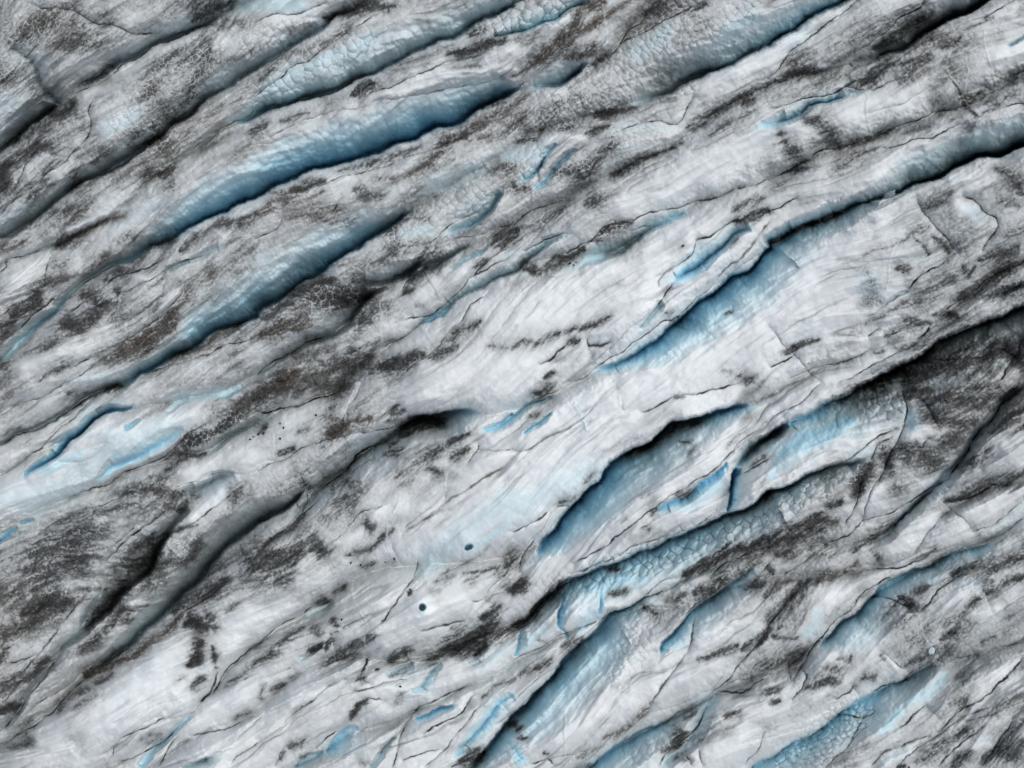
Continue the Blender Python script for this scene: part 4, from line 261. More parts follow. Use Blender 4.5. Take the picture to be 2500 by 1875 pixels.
RIDGES = ["grimy scalloped ice corner crossed by one thin dark crack",
 "rounded grey ice ridge covered in bubbly black-lined scallops",
 "smooth brown streaked ice ridge without cells between two shallow crevasses",
 "dirty banded ice ridge forming the upper rim of the wide deep blue crevasse",
 "grey wrinkled ice ridge between the two deepest blue crevasses",
 "murky grey-green ice ridge with black hollows and a speckled knob",
 "long pale ice ridge with a lightning shaped blue slit and black smudges",
 "broad white ice ridge with a spidery black debris patch on its clean back",
 "clean white ice ridge ringed by a dark loop line beside the great blue crevasse",
 "smooth white ice ridge with a round melt hole and black grit bands",
 "ice ridge of broken blue slabs above cracked cells",
 "grit darkened ice ridge with a serrated edge over a broad blue trough",
 "white rounded ice ridge with a teardrop blue hollow and a winding dark line",
 "pale ridge with hooked white bulges and a curling ledge",
 "finely streaked grey ice ridge in the corner with pale blue cells"]

# ------------------------------------------------------------------ numeric helpers
rng = np.random.default_rng(7)
GA = rng.random((256, 256), dtype=np.float32) * 2*np.pi
GX, GY = np.cos(GA), np.sin(GA)
def noise(x, y, seed=0):
    x = x + seed*37.31; y = y + seed*91.7
    xi = np.floor(x); yi = np.floor(y)
    fx = (x - xi).astype(np.float32); fy = (y - yi).astype(np.float32)
    xi = xi.astype(np.int32); yi = yi.astype(np.int32)
    x0 = xi & 255; x1 = (xi+1) & 255; y0 = yi & 255; y1 = (yi+1) & 255
    u = fx*fx*fx*(fx*(fx*6-15)+10); v = fy*fy*fy*(fy*(fy*6-15)+10)
    a = GX[y0, x0]*fx + GY[y0, x0]*fy
    b = GX[y0, x1]*(fx-1) + GY[y0, x1]*fy
    c = GX[y1, x0]*fx + GY[y1, x0]*(fy-1)
    d = GX[y1, x1]*(fx-1) + GY[y1, x1]*(fy-1)
    return ((a + u*(b-a)) + v*((c + u*(d-c)) - (a + u*(b-a)))) * 1.45
def fbm(x, y, n, seed=0, gain=.5):
    r = 0; a = 1.0
    for i in range(n):
        r = r + a*noise(x*2**i, y*2**i, seed+i*3); a *= gain
    return r
def sstep(x, a=0., b=1.):
    t = np.clip((x-a)/(b-a), 0, 1); return t*t*(3-2*t)
def smooth_line(p, step=9.0):
    if len(p) < 2: p = np.vstack([p, p+[3, -2]])
    q = np.vstack([2*p[0]-p[1], p, 2*p[-1]-p[-2]]); out = []; par = []
    for i in range(1, len(q)-2):
        n = max(1, int(np.hypot(*(q[i+1]-q[i]))/step))
        for k in range(n):
            t = k/n
            out.append(.5*((2*q[i]) + (-q[i-1]+q[i+1])*t + (2*q[i-1]-5*q[i]+4*q[i+1]-q[i+2])*t*t + (-q[i-1]+3*q[i]-3*q[i+1]+q[i+2])*t**3))
            par.append(i-1+t)
    out.append(q[-2]); par.append(len(q)-3.)
    return np.array(out), np.array(par)/max(1e-6, par[-1])

# ------------------------------------------------------------------ the survey grid (one node per rendered pixel inside the frame)
def axis(n, size, dens):
    core = np.linspace(-24, size+24, int((n*dens)*(size+48)/size)+1)
    st = core[1]-core[0]; g = [st*1.35**k for k in range(1, 30)]
    ext = np.cumsum(g); ext = ext[ext < 90000]
    return np.concatenate([core[0]-ext[::-1], core, core[-1]+ext]).astype(np.float32)
DENS = 1.2
ax = axis(1024, W0, DENS); ay = axis(768, H0, DENS)
NX, NY = len(ax), len(ay)
X, Y = np.meshgrid(ax, ay)
th = math.radians(31.5); ct, st_ = math.cos(th), math.sin(th)
wX = X + 9*noise(X/70, Y/70, 1) + 2.2*noise(X/19, Y/19, 2) + 1.2*noise(X/8, Y/8, 12)
wY = Y + 9*noise(X/70, Y/70, 3) + 2.2*noise(X/19, Y/19, 4) + 1.2*noise(X/8, Y/8, 13)
# flow-aligned coordinates, bent a little steeper toward the lower left
bend = 140*noise(X/1500, Y/1500, 5) + 60*noise(X/420, Y/420, 6)
FU = (X*ct - Y*st_); FV = (X*st_ + Y*ct) + bend

def trace(p, wmax):
    """distance to a polyline, side (negative = left of travel), position along it, inside a window"""
    ln, par = smooth_line(p)
    x0, y0 = ln.min(0)-wmax-16; x1, y1 = ln.max(0)+wmax+16
    i0, i1 = np.searchsorted(ax, [x0, x1]); j0, j1 = np.searchsorted(ay, [y0, y1])
    if i1-i0 < 2 or j1-j0 < 2: return None
    sl_ = (slice(j0, j1), slice(i0, i1))
    D = np.full((j1-j0, i1-i0), 1e6, np.float32); S = np.zeros_like(D); Q = np.zeros_like(D)
    for k in range(len(ln)-1):
        a, b = ln[k], ln[k+1]; d = b-a; L2 = float(d@d)
        if L2 < 1e-6: continue
        lo = np.minimum(a, b)-wmax-16; hi = np.maximum(a, b)+wmax+16
        a0, a1 = np.searchsorted(ax[i0:i1], [lo[0], hi[0]]); b0, b1 = np.searchsorted(ay[j0:j1], [lo[1], hi[1]])
        if a1 <= a0 or b1 <= b0: continue
        w = (slice(b0, b1), slice(a0, a1))
        px = wX[sl_][w]-np.float32(a[0]); py = wY[sl_][w]-np.float32(a[1])
        t = np.clip((px*d[0]+py*d[1])/L2, 0, 1).astype(np.float32)
        ex = px-t*np.float32(d[0]); ey = py-t*np.float32(d[1]); dd = np.sqrt(ex*ex+ey*ey)
        cr = d[0]*py-d[1]*px
        m = dd < D[w]
        D[w] = np.where(m, dd, D[w]); S[w] = np.where(m, np.sign(cr), S[w])
        Q[w] = np.where(m, par[k]+t*(par[k+1]-par[k]), Q[w])
    return sl_, D, S, Q
def lst(s): return [float(v) for v in s.split(',')]
def along(vals, Q):
    return np.interp(Q, np.linspace(0, 1, len(vals)), vals).astype(np.float32) if len(vals) > 1 else np.float32(vals[0])
def entries(text):
    for line in text.strip().splitlines():
        sheet, rest = line.split(':', 1)
        for e in rest.split('/'):
            if e.strip():
                p, _, o = e.partition('@'); yield pts(sheet.strip()+' '+p.strip()), o.strip()

# ------------------------------------------------------------------ relief
print('grid', NX, NY, round(time.time()-T0, 1))
ridged = 1-np.abs(noise(FU/520, FV/95, 20)); ridged2 = 1-np.abs(noise(FU/230, FV/38, 21))
ridged3 = 1-np.abs(noise(FU/90, FV/17, 22))
amp = .35+.9*sstep(noise(X/300, Y/300, 25), -.35, .5)
HGT = 0.9*noise(FU/900, FV/230, 23) + 0.42*(ridged**2-.5) + amp*(0.13*(ridged2**2-.5) + 0.022*(ridged3**2-.5))
# long rounded ridges between the dividing furrows
prevd = np.full(X.shape, -4000., np.float32); U0 = X*ct-Y*st_; V0 = wX*st_+wY*ct; RH = np.zeros_like(X); first = True
dl = []
for line in DIVIDE.strip().splitlines():
    p = pts(line); u = p[:, 0]*ct-p[:, 1]*st_; v = p[:, 0]*st_+p[:, 1]*ct; o = np.argsort(u)
    ug = np.arange(-4000., 5000., 10.); vg = np.interp(ug, u[o], v[o]); kk = np.exp(-(np.arange(-24, 25)/9.)**2); kk /= kk.sum()
    vg = np.convolve(np.pad(vg, 24, mode='edge'), kk, 'valid')
    dl.append(np.interp(U0.ravel(), ug, vg).reshape(X.shape).astype(np.float32))
for i in range(1, len(dl)): dl[i] = np.maximum(dl[i], dl[i-1])
dl = [dl[0]-260] + dl + [dl[-1]+300]
for a_, b_ in zip(dl[:-1], dl[1:]):
    wd = np.maximum(b_-a_, 1); f_ = (V0-a_)/wd; m = (f_ >= 0) & (f_ < 1)
    hh = np.minimum(1.8, wd*PX*.42)*(1-np.abs(2*f_-1)**3.4)
    RH = np.where(m, hh, RH)
HGT = HGT + RH - .9
HGT = HGT + 0.07*fbm(X/60, Y/60, 3, 24)
CUT = np.zeros_like(X); BLU = np.zeros_like(X); CID = np.full(X.shape, -1, np.int16); CSIDE = np.zeros(X.shape, np.int8); CAMT = np.zeros_like(X)
crevs = []; LIP = np.zeros_like(X)
for line in CREV.strip().splitlines():
    f = [q.strip() for q in line.split('|')]
    p = pts(f[0]); ul, lr, dp, bl = map(lst, f[1:5])
    if p[-1][0] < p[0][0]: p = p[::-1]; ul, lr, dp, bl = ul[::-1], lr[::-1], dp[::-1], bl[::-1]
    lipped = max(dp) > 1.2 and min(max(ul), max(lr)) <= 12
    r = trace(p, max(max(max(ul), max(lr))*1.1, 130 if lipped else 0))
    if r is None: continue
    w, D, S, Q = r
    UL, LR, DP, BL = along(ul, Q), along(lr, Q), along(dp, Q), along(bl, Q)
    wid = np.where(S < 0, UL, LR)
    D = D*(1+.10*noise(FU[w]/45, FV[w]/16, 40))
    t = D/wid
    e = np.minimum(1, np.minimum(Q/.05+np.clip(dp[0]/2, .15, 1), (1-Q)/.05+np.clip(dp[-1]/2, .15, 1)))
    # broad side: slope steepening toward the floor; sharp side: near-vertical wall
    pw = np.where(wid > 26, 1.2, np.where(wid > 13, 1.05, .8)).astype(np.float32)
    q1 = np.clip(1-t, 0, 1)
    prof = np.where(wid > 26, .42*q1**1.1+.58*q1**3.6, q1**pw)
    cut = prof*DP*e*.98 + .30*np.clip(DP-.8, 0, 9)*e*np.exp(-(D/6)**2)
    big = cut > CUT[w]
    idx = len(crevs); lab = f[5] if len(f) > 5 else ''
    crevs.append(dict(label=lab, ul=max(ul), lr=max(lr), depth=max(dp), p=p))
    own = (t < .93) & (cut > .02) & (cut >= CUT[w]*.999)
    if True:
        CID[w] = np.where(own, idx, CID[w]); CSIDE[w] = np.where(own, S.astype(np.int8), CSIDE[w])
    CUT[w] = np.maximum(CUT[w], cut)
    bw = np.clip(1-t, 0, 1); bb = BL*(.24*sstep(bw, 0., .3)+.76*np.clip(bw/.92, 0, 1)**1.7)*np.minimum(1, .35+e)
    BLU[w] = np.maximum(BLU[w], bb)
    if lipped:     # the sheer side stands up as a raised lip
        sd = (S < 0) if max(ul) <= max(lr) else (S > 0); x = np.clip(D-wid, 0, 999)
        LIP[w] = np.maximum(LIP[w], np.where(sd & (D >= wid*.8), .24*np.minimum(DP, 4)*np.minimum(1, e)*np.exp(-x/48)*np.clip((130-D)/50, 0, 1), 0))
HGT = HGT + LIP
print('crevasses', len(crevs), round(time.time()-T0, 1))
# melt holes
HOLE = []
for (cx, cy, rx, ry, an, dpt, rim) in [(625+1435*U, 1406+272*U, 8.5, 9.0, 0, 1.3, 30), (625+1835*U, 938+1408*U, 11.5, 7.0, -.4, 1.0, 22)]:
    m = (np.abs(X-cx) < 60) & (np.abs(Y-cy) < 60)
    dx, dy = X-cx, Y-cy; c_, s_ = math.cos(an), math.sin(an)
    rr = np.sqrt(((dx*c_+dy*s_)/rx)**2 + ((-dx*s_+dy*c_)/ry)**2)
    cutv = dpt*sstep(1.08-rr, 0, .35) + .05*np.exp(-(rr/2.6)**2)
    hid = len(crevs); crevs.append(dict(label='', hole=True))
    own = (rr < 1.35) & m
    CID[own] = hid; CUT = np.where(m, np.maximum(CUT, cutv), CUT)
    HGT = HGT + np.where(m, .38*np.exp(-(rr/3.4)**2), 0)
    BLU = np.where(m, np.maximum(BLU, .65*sstep(1.15-rr, 0, .5)), BLU)
    HOLE.append((hid, cx, cy, rr, m))
# clear blue ice
for p, o in entries(BLUE):
    hw, s = lst(o); hw *= U
    r = trace(p, hw*1.7)
    if r is None: continue
    w, D, S, Q = r
    t = D/hw + .38*noise(FU[w]/80, FV[w]/18, 50) + .25*noise(FU[w]/30, FV[w]/9, 51)
    BLU[w] = np.maximum(BLU[w], (1.2 if hw > 17 else .75)*s*sstep(1.3-t, 0, 1.3)*np.clip((hw*1.7-D)/(hw*.4), 0, 1))
# scallops
def cells(size, seed, sx=1.0):
    gx = (FU*.8/sx+X*.2)/size + .35*noise(X/40, Y/40, seed); gy = (FV*.8+Y*.2)/size + .35*noise(X/40, Y/40, seed+1)
    return gx, gy
JX = rng.random((128, 128), dtype=np.float32); JY = rng.random((128, 128), dtype=np.float32)
def worley(gx, gy):
    xi = np.floor(gx).astype(np.int32); yi = np.floor(gy).astype(np.int32)
    f1 = np.full(gx.shape, 9., np.float32); f2 = f1.copy()
    for oy in (-1, 0, 1):
        for ox in (-1, 0, 1):
            a = (xi+ox) & 127; b = (yi+oy) & 127
            d = (xi+ox+.1+.8*JX[b, a]-gx)**2 + (yi+oy+.1+.8*JY[b, a]-gy)**2
            d = d.astype(np.float32); n1 = np.minimum(f1, d); f2 = np.minimum(f2, np.maximum(f1, d)); f1 = n1
    return np.sqrt(f1), np.sqrt(f2)
SC = np.zeros_like(X); GROOVE = np.zeros_like(X); SCM = np.zeros_like(X)
for p, o in entries(SCAL):
    hw, s, cell, gr = lst(o); hw *= U; cell *= .78
    r = trace(p, hw*1.3)
    if r is None: continue
    w, D, S, Q = r
    m = s*sstep(1.2-(D/hw)*(1+.35*noise(X[w]/50, Y[w]/50, 60)), 0, .6)
    sx = 1.25
    gx = FU[w]/(cell*sx) + .4*noise(X[w]/45, Y[w]/45, 61); gy = FV[w]/cell + .4*noise(X[w]/45, Y[w]/45, 62)
    f1, f2 = worley(gx, gy)
    dome = (1-np.clip(f1, 0, 1)**2)
    edge = sstep(.15-(f2-f1), 0, .15)
    h = cell*PX*((.34+.1*(gr > .3))*(dome-.6) - .12*edge*(gr > .3))*m
    rep = m > SCM[w]
    SC[w] = np.where(rep, h, SC[w])
    GROOVE[w] = np.where(rep, gr*edge*sstep(m, .1, .6)*(.25+.75*sstep(noise(X[w]/28, Y[w]/28, 63), -.35, .35)), GROOVE[w])
    SCM[w] = np.maximum(SCM[w], m)
BASEH = HGT - CUT
gy0, gx0 = np.gradient(BASEH, ay, ax); slope = np.clip(np.hypot(gx0, gy0)/PX, 0, 2.6)
gx_b = FU/13 + .5*noise(X/30, Y/30, 161); gy_b = FV/10 + .5*noise(X/30, Y/30, 162)
bf1, bf2 = worley(gx_b, gy_b); BUB = 1-np.clip(bf1, 0, 1)**2; BEDGE = sstep(.16-(bf2-bf1), 0, .16)
HGT = BASEH + SC*(1+.7*slope)
ROUGH = np.zeros_like(X)
print('scallops', round(time.time()-T0, 1))

# ------------------------------------------------------------------ grime and debris
gy_, gx_ = np.array(GRIME, np.float32), None
def bilerp(G, x, y):
    x = np.clip(x, 0, G.shape[1]-1.001); y = np.clip(y, 0, G.shape[0]-1.001)
    xi = x.astype(int); yi = y.astype(int); fx = sstep(x-xi); fy = sstep(y-yi)
    return (G[yi, xi]*(1-fx)+G[yi, xi+1]*fx)*(1-fy) + (G[yi+1, xi]*(1-fx)+G[yi+1, xi+1]*fx)*fy
base = bilerp(gy_, (wX*1.0/312.5)-.5, (wY/312.5)-.5)
n_str = fbm(FU/190, FV/17, 4, 70); n_blot = fbm(X/110, Y/110, 4, 74); n_fine = fbm(FU/38, FV/9, 3, 78)
n_grain = noise(X/4.2, Y/4.2, 81)*.6 + noise(X/8, Y/8, 82)*.5
n_mid = fbm(FU/95, FV/30, 3, 180); n_wide = fbm(FU/210, FV/110, 3, 190)
vw = 9*noise(X/34, Y/34, 84); vw2 = 9*noise(X/34, Y/34, 85)
vein1 = (1-np.abs(noise((FU+vw*2)/46, (FV+vw2)/11, 86)))**5; vein2 = (1-np.abs(noise((X+vw)/12, (Y+vw2)/12, 87)))**4
vein3 = (1-np.abs(noise((FU+vw)/120, (FV+vw2)/34, 88)))**7
veins = np.clip(.6*vein1+.5*vein2+.5*vein3, 0, 1)
# where grime settles: streaks, blotches, grains and a net of fine melt veins
tex = .5 + .19*n_str + .12*n_fine + .15*n_grain + .08*n_blot + .06*n_mid + .46*(veins-.36)
def soft_env(D, hw, w, k=1.0):
    t = D/hw + k*(.28*n_mid[w] + .48*n_str[w] + .18*n_blot[w])
    return np.exp(-1.25*np.clip(t+.10, 0, 9)**1.45)
def stretch(p, hw):
    # short spots are drawn out along the ice flow
    L = float(np.hypot(*(p[-1]-p[0]))) if len(p) > 1 else 0.
    if L > 2.2*hw: return p, hw
    if p[-1][0] < p[0][0]: p = p[::-1]
    d = np.array([ct, -st_])*hw*.5
    return np.vstack([p[0]-d, p, p[-1]+d]), hw*.86
clean = np.zeros_like(X)
for p, o in entries(CLEAN):
    hw = float(o)*U
    r = trace(p, hw*2.6)
    if r is None: continue
    w, D, S, Q = r
    clean[w] = np.maximum(clean[w], soft_env(D, hw*1.1, w)*np.clip((hw*2.6-D)/(hw*.6), 0, 1))
base = np.clip((base-.27)*1.35+.26, .02, .9)*(1+.30*n_wide+.22*n_blot+.22*n_str)
base = np.clip(base, 0, .8)*(1-.93*clean)
base *= 1-.78*np.clip(BLU*1.9, 0, 1)
FILM = np.zeros_like(X); PATCH = np.zeros_like(X); PID = np.full(X.shape, -1, np.int16); BRN = np.zeros_like(X); patches = []
for p, o in entries(DIRT):
    br = o.endswith('b'); hw, s = lst(o.rstrip('b')); p, hw = stretch(p, hw*U)
    if hw < 20: hw *= 1.4; s *= .80
    r = trace(p, hw*3.6)
    if r is None: continue
    w, D, S, Q = r
    tap = np.minimum(1, .55+np.minimum(Q, 1-Q)*2)
    v = s*soft_env(D, hw*1.08*tap, w)*np.clip((hw*2.5-D)/(hw*.6), 0, 1)
    FILM[w] = np.maximum(FILM[w], (.70 if hw > 27 else .46)*s*soft_env(D, hw*2.0, w, 1.3)*np.clip((hw*3.6-D)/hw, 0, 1))
    if hw > 27: v = v*.66
    m = v > PATCH[w]
    PID[w] = np.where(m & (v > .40*s) & (D < hw*1.2), len(patches), PID[w])
    patches.append((hw, s, p))
    PATCH[w] = np.maximum(PATCH[w], v)
    if br: BRN[w] = np.maximum(BRN[w], v)
LIN = np.zeros_like(X)
wU = FU + 14*noise(X/60, Y/60, 140); wV = FV + 7*noise(X/60, Y/60, 141) + 2*noise(X/15, Y/15, 142)
for q, (lu, lv, sd) in enumerate([(520, 62, 143), (380, 34, 146), (640, 90, 149)]):
    nn = noise(wU/lu, wV/lv, sd); px_ = np.abs(nn)*lv*.55       # about the distance in px to the fold line
    mk = sstep(noise(FU/330, FV/90, sd+1), -.05, .35)*(1-.85*clean)*(1-np.clip(BLU*1.6, 0, 1))
    LIN = np.maximum(LIN, (.42*np.exp(-(px_/1.7)**2)+.18*np.exp(-px_/7))*mk*(.55+.45*sstep(n_blot, -.5, .4)))
    HGT = HGT - .16*mk*np.exp(-px_/6)
    n2 = noise(wU/lu, wV/lv, sd+2); p2 = np.abs(n2)*lv*.55; mk2 = sstep(noise(FU/300, FV/100, sd+7), -.05, .35)*(1-np.clip(BLU*1.3, 0, 1))
    HGT = HGT + .18*mk2*(1-.5*clean)*np.exp(-p2/8)
for p, o in entries(LINES):
    br = o.endswith('b'); o = o.rstrip('b')
    hw, s = lst(o) if o else (9., .75); hw = max(hw*.68, 6.3)*U; s = min(1, s*1.15)
    r = trace(p, 42)
    if r is None: continue
    w, D, S, Q = r
    brk = .62+.5*sstep(noise(FU[w]/34, FV[w]/34, 90), -.5, .3)
    hwv = hw*(.75+.6*np.abs(noise(FU[w]/40, FV[w]/40, 91)))
    core = np.exp(-(D/hwv)**2*1.1); halo = .28*np.exp(-D/(hwv*3.2))
    v = s*np.minimum(1, core+halo*(.5+n_fine[w]))*brk*np.minimum(1, .3+np.minimum(Q, 1-Q)*9)
    LIN[w] = np.maximum(LIN[w], np.clip(v, 0, 1)); HGT[w] -= .05*s*core + .34*s*np.exp(-D/13)*np.clip((42-D)/20, 0, 1)
    if br: BRN[w] = np.maximum(BRN[w], v)
VEI = np.zeros_like(X)
for p, o in entries(VEINS):
    r = trace(p, 9)
    if r is None: continue
    w, D, S, Q = r
    v = np.exp(-(D/1.8)**2); VEI[w] = np.maximum(VEI[w], v); HGT[w] += .03*v; LIN[w] = np.maximum(LIN[w], .25*np.exp(-((D-5)/2.2)**2)*(S > 0))
cov = 1-(1-np.maximum(base, FILM*(1-.6*clean))-.15*np.minimum(base, FILM))*(1-.88*PATCH*(1-.25*clean))
GRV = sstep(GROOVE*3+SCM*.6, .5, 1.2)
cov = cov*(1-.30*GRV)
d_tex = sstep((cov-.5)*1.25 + (tex-.5)*1.5 + .40, 0, 1)
env = sstep(cov, .05, .75)
dirt = np.clip(.36*d_tex*sstep(cov, .15, .75) + .68*cov + .09*(tex-.42)*(1-.4*clean) + .05*n_grain*env + .16*env*BEDGE*sstep(n_blot, -.4, .4), 0, 1)
dirt = np.maximum(dirt, np.maximum(LIN, GROOVE*.58))
dirt = np.clip(dirt*(1-.35*VEI), 0, 1)
for hid, cx, cy, rr, m in HOLE: dirt = np.where(m, dirt*sstep(rr, 1.6, 5.5), dirt)
env = sstep(cov, .05, .75)
brown = np.clip(BRN*1.0 + .30*sstep(noise(X/330, Y/330, 95), -.1, .6)*base*2, 0, 1)
HGT = HGT + .14*clean - .06*PATCH + .05*env*(n_fine+.6*n_grain) - .05*veins*env
bub = (.25+.75*sstep(noise(X/160, Y/160, 163), -.2, .4))*(.18+.82*env)*(1-np.clip(SCM, 0, 1))*(1-.7*clean)
HGT = HGT + .075*bub*(BUB-.6)*(1+.6*slope)
print('grime', round(time.time()-T0, 1))

# ------------------------------------------------------------------ world positions: each map point sits where its line of sight meets the ice
far = sstep(np.maximum(np.maximum(-X, X-W0), np.maximum(-Y, Y-H0)), 300, 4000)
HGT = np.clip(HGT, -12, 4)*(1-far) - .3*far
k = (CAM_H-HGT)/CAM_H
PXw = (X-W0/2)*PX*k; PYw = -(Y-H0/2)*PX*k
P = np.stack([PXw, PYw, HGT], -1).astype(np.float32)
def grad(A, axis_):
    return np.gradient(A, axis=axis_)
tx = np.gradient(P, axis=1); ty = np.gradient(P, axis=0)
N = np.cross(ty, tx); N /= np.linalg.norm(N, axis=-1, keepdims=True)+1e-9

# ------------------------------------------------------------------ materials
def ice_material():
    m = bpy.data.materials.new('glacier_ice'); m.use_nodes = True; nt = m.node_tree; nd = nt.nodes; nd.clear(); L = nt.links.new
    out = nd.new('ShaderNodeOutputMaterial'); b = nd.new('ShaderNodeBsdfPrincipled'); L(b.outputs[0], out.inputs[0])
    def attr(n):
        a = nd.new('ShaderNodeAttribute'); a.attribute_name = n; return a.outputs['Fac']
    def math_(op, a, b_=None, clamp=False):
        x = nd.new('ShaderNodeMath'); x.operation = op; x.use_clamp = clamp
        for i, v in enumerate((a, b_)):
            if v is None: continue
            if isinstance(v, (int, float)): x.inputs[i].default_value = v
            else: L(v, x.inputs[i])
        return x.outputs[0]
    def mix(f, a, b_):
        x = nd.new('ShaderNodeMix'); x.data_type = 'RGBA'
        if isinstance(f, float): x.inputs[0].default_value = f
        else: L(f, x.inputs[0])
        for s, v in ((6, a), (7, b_)):
            if isinstance(v, tuple): x.inputs[s].default_value = v+(1,)
            else: L(v, x.inputs[s])
        return x.outputs[2]
    def ramp(f, stops):
        x = nd.new('ShaderNodeValToRGB'); e = x.color_ramp.elements
        while len(e) < len(stops): e.new(.5)
        for q, (pos, col) in zip(e, stops): q.position = pos; q.color = col+(1,)
        L(f, x.inputs[0]); return x.outputs[0]
    geo = nd.new('ShaderNodeNewGeometry')
    mp = nd.new('ShaderNodeMapping'); mp.inputs['Rotation'].default_value = (0, 0, -th); L(geo.outputs['Position'], mp.inputs[0])
    st2 = nd.new('ShaderNodeMapping'); st2.inputs['Scale'].default_value = (.35, 1.3, .6); L(mp.outputs[0], st2.inputs[0])
    def nz(vec, sc, det, rough=.6):
        x = nd.new('ShaderNodeTexNoise'); x.inputs['Scale'].default_value = sc; x.inputs['Detail'].default_value = det
        x.inputs['Roughness'].default_value = rough; L(vec, x.inputs['Vector']); return x.outputs['Fac']
    streak = nz(st2.outputs[0], 5.0, 5); grain = nz(geo.outputs['Position'], 11.0, 3, .75); patch = nz(geo.outputs['Position'], .45, 3)
    d = attr('dirt'); bl = attr('blue'); br = attr('brown')
    # grain breaks the grime up below the survey's resolution
    g1 = math_('MULTIPLY', math_('SUBTRACT', grain, .5), 1.0); s1 = math_('MULTIPLY', math_('SUBTRACT', streak, .5), .5)
    dd = math_('ADD', d, math_('MULTIPLY', math_('ADD', g1, s1), math_('ADD', math_('MULTIPLY', d, .55), .05)), True)
    film = mix(patch, (.82, .845, .85), (.70, .765, .79))
    ice = mix(ramp(bl, [(0, (0, 0, 0)), (.56, (1, 1, 1))]), film, (.54, .78, .865))
    ice = mix(ramp(bl, [(.40, (0, 0, 0)), (1, (1, 1, 1))]), ice, (.19, .52, .73))
    silt = mix(br, (.176, .190, .190), (.215, .195, .172)); grit = mix(br, (.022, .022, .024), (.05, .043, .037))
    c = mix(ramp(dd, [(0, (0, 0, 0)), (.25, (.33, .33, .33)), (.5, (.68, .68, .68)), (.78, (1, 1, 1))]), ice, silt)
    c = mix(ramp(dd, [(.52, (0, 0, 0)), (1.0, (1, 1, 1))]), c, grit)
    L(c, b.inputs['Base Color'])
    L(math_('ADD', math_('MULTIPLY', d, .25), .62), b.inputs['Roughness'])
    b.inputs['Specular IOR Level'].default_value = .25
    bp = nd.new('ShaderNodeBump'); bp.inputs['Strength'].default_value = .35; bp.inputs['Distance'].default_value = .05
    hgt = math_('ADD', math_('MULTIPLY', streak, .8), math_('MULTIPLY', grain, .5)); L(hgt, bp.inputs['Height']); L(bp.outputs[0], b.inputs['Normal'])
    return m
ICE = ice_material()
def stone_material(name, a, b_):
    m = bpy.data.materials.new(name); m.use_nodes = True; nt = m.node_tree; b = nt.nodes['Principled BSDF']
    t = nt.nodes.new('ShaderNodeTexNoise'); t.inputs['Scale'].default_value = 14; t.inputs['Detail'].default_value = 5
    r = nt.nodes.new('ShaderNodeValToRGB'); r.color_ramp.elements[0].color = a+(1,); r.color_ramp.elements[1].color = b_+(1,)
    r.color_ramp.elements[0].position = .35; r.color_ramp.elements[1].position = .7
    g = nt.nodes.new('ShaderNodeNewGeometry'); nt.links.new(g.outputs['Position'], t.inputs['Vector'])
    nt.links.new(t.outputs['Fac'], r.inputs[0]); nt.links.new(r.outputs[0], b.inputs['Base Color']); b.inputs['Roughness'].default_value = .8
    return m
STONE = stone_material('dark_stone', (.012, .012, .013), (.05, .046, .042))
BROWNSTONE = stone_material('brown_stone', (.05, .042, .035), (.14, .12, .10))
BLOCKICE = stone_material('block_ice', (.40, .52, .57), (.60, .67, .69))

# ------------------------------------------------------------------ cutting the surveyed surface into things and their parts
COL = scene.collection
def link(o, parent=None):
    COL.objects.link(o)
    if parent is not None: o.parent = parent
    return o
def empty(name, loc, label, cat, group=None):
    o = bpy.data.objects.new(name, None); link(o); o.location = loc; o.empty_display_size = .3
    o['label'] = label; o['category'] = cat
    if group: o['group'] = group
    return o
flatP = P.reshape(-1, 3); flatN = N.reshape(-1, 3).astype(np.float32)
jj, ii = np.meshgrid(np.arange(NY-1), np.arange(NX-1), indexing='ij')
v00 = (jj*NX+ii).ravel(); QUADS = np.stack([v00+NX, v00+NX+1, v00+1, v00], -1).astype(np.int32)
ATT = {'dirt': dirt.ravel().astype(np.float32), 'blue': np.clip(BLU, 0, 1).ravel().astype(np.float32), 'brown': brown.ravel().astype(np.float32)}
def piece(name, faces, parent=None, origin=(0, 0, 0)):
    q = QUADS[faces]; used, inv = np.unique(q, return_inverse=True); n = len(used); f = len(q)
    me = bpy.data.meshes.new(name); me.vertices.add(n)
    me.vertices.foreach_set('co', (flatP[used]-np.array(origin, np.float32)).ravel())
    me.loops.add(f*4); me.loops.foreach_set('vertex_index', inv.ravel().astype(np.int32))
    me.polygons.add(f); me.polygons.foreach_set('loop_start', np.arange(0, f*4, 4, dtype=np.int32))
    me.polygons.foreach_set('use_smooth', np.ones(f, bool))
    for an, arr in ATT.items():
        a = me.attributes.new(an, 'FLOAT', 'POINT'); a.data.foreach_set('value', arr[used])
    me.update(calc_edges=True)
    a = me.attributes.new('custom_normal', 'FLOAT_VECTOR', 'POINT'); a.data.foreach_set('vector', flatN[used].ravel())
    me.materials.append(ICE)
    return link(bpy.data.objects.new(name, me), parent)
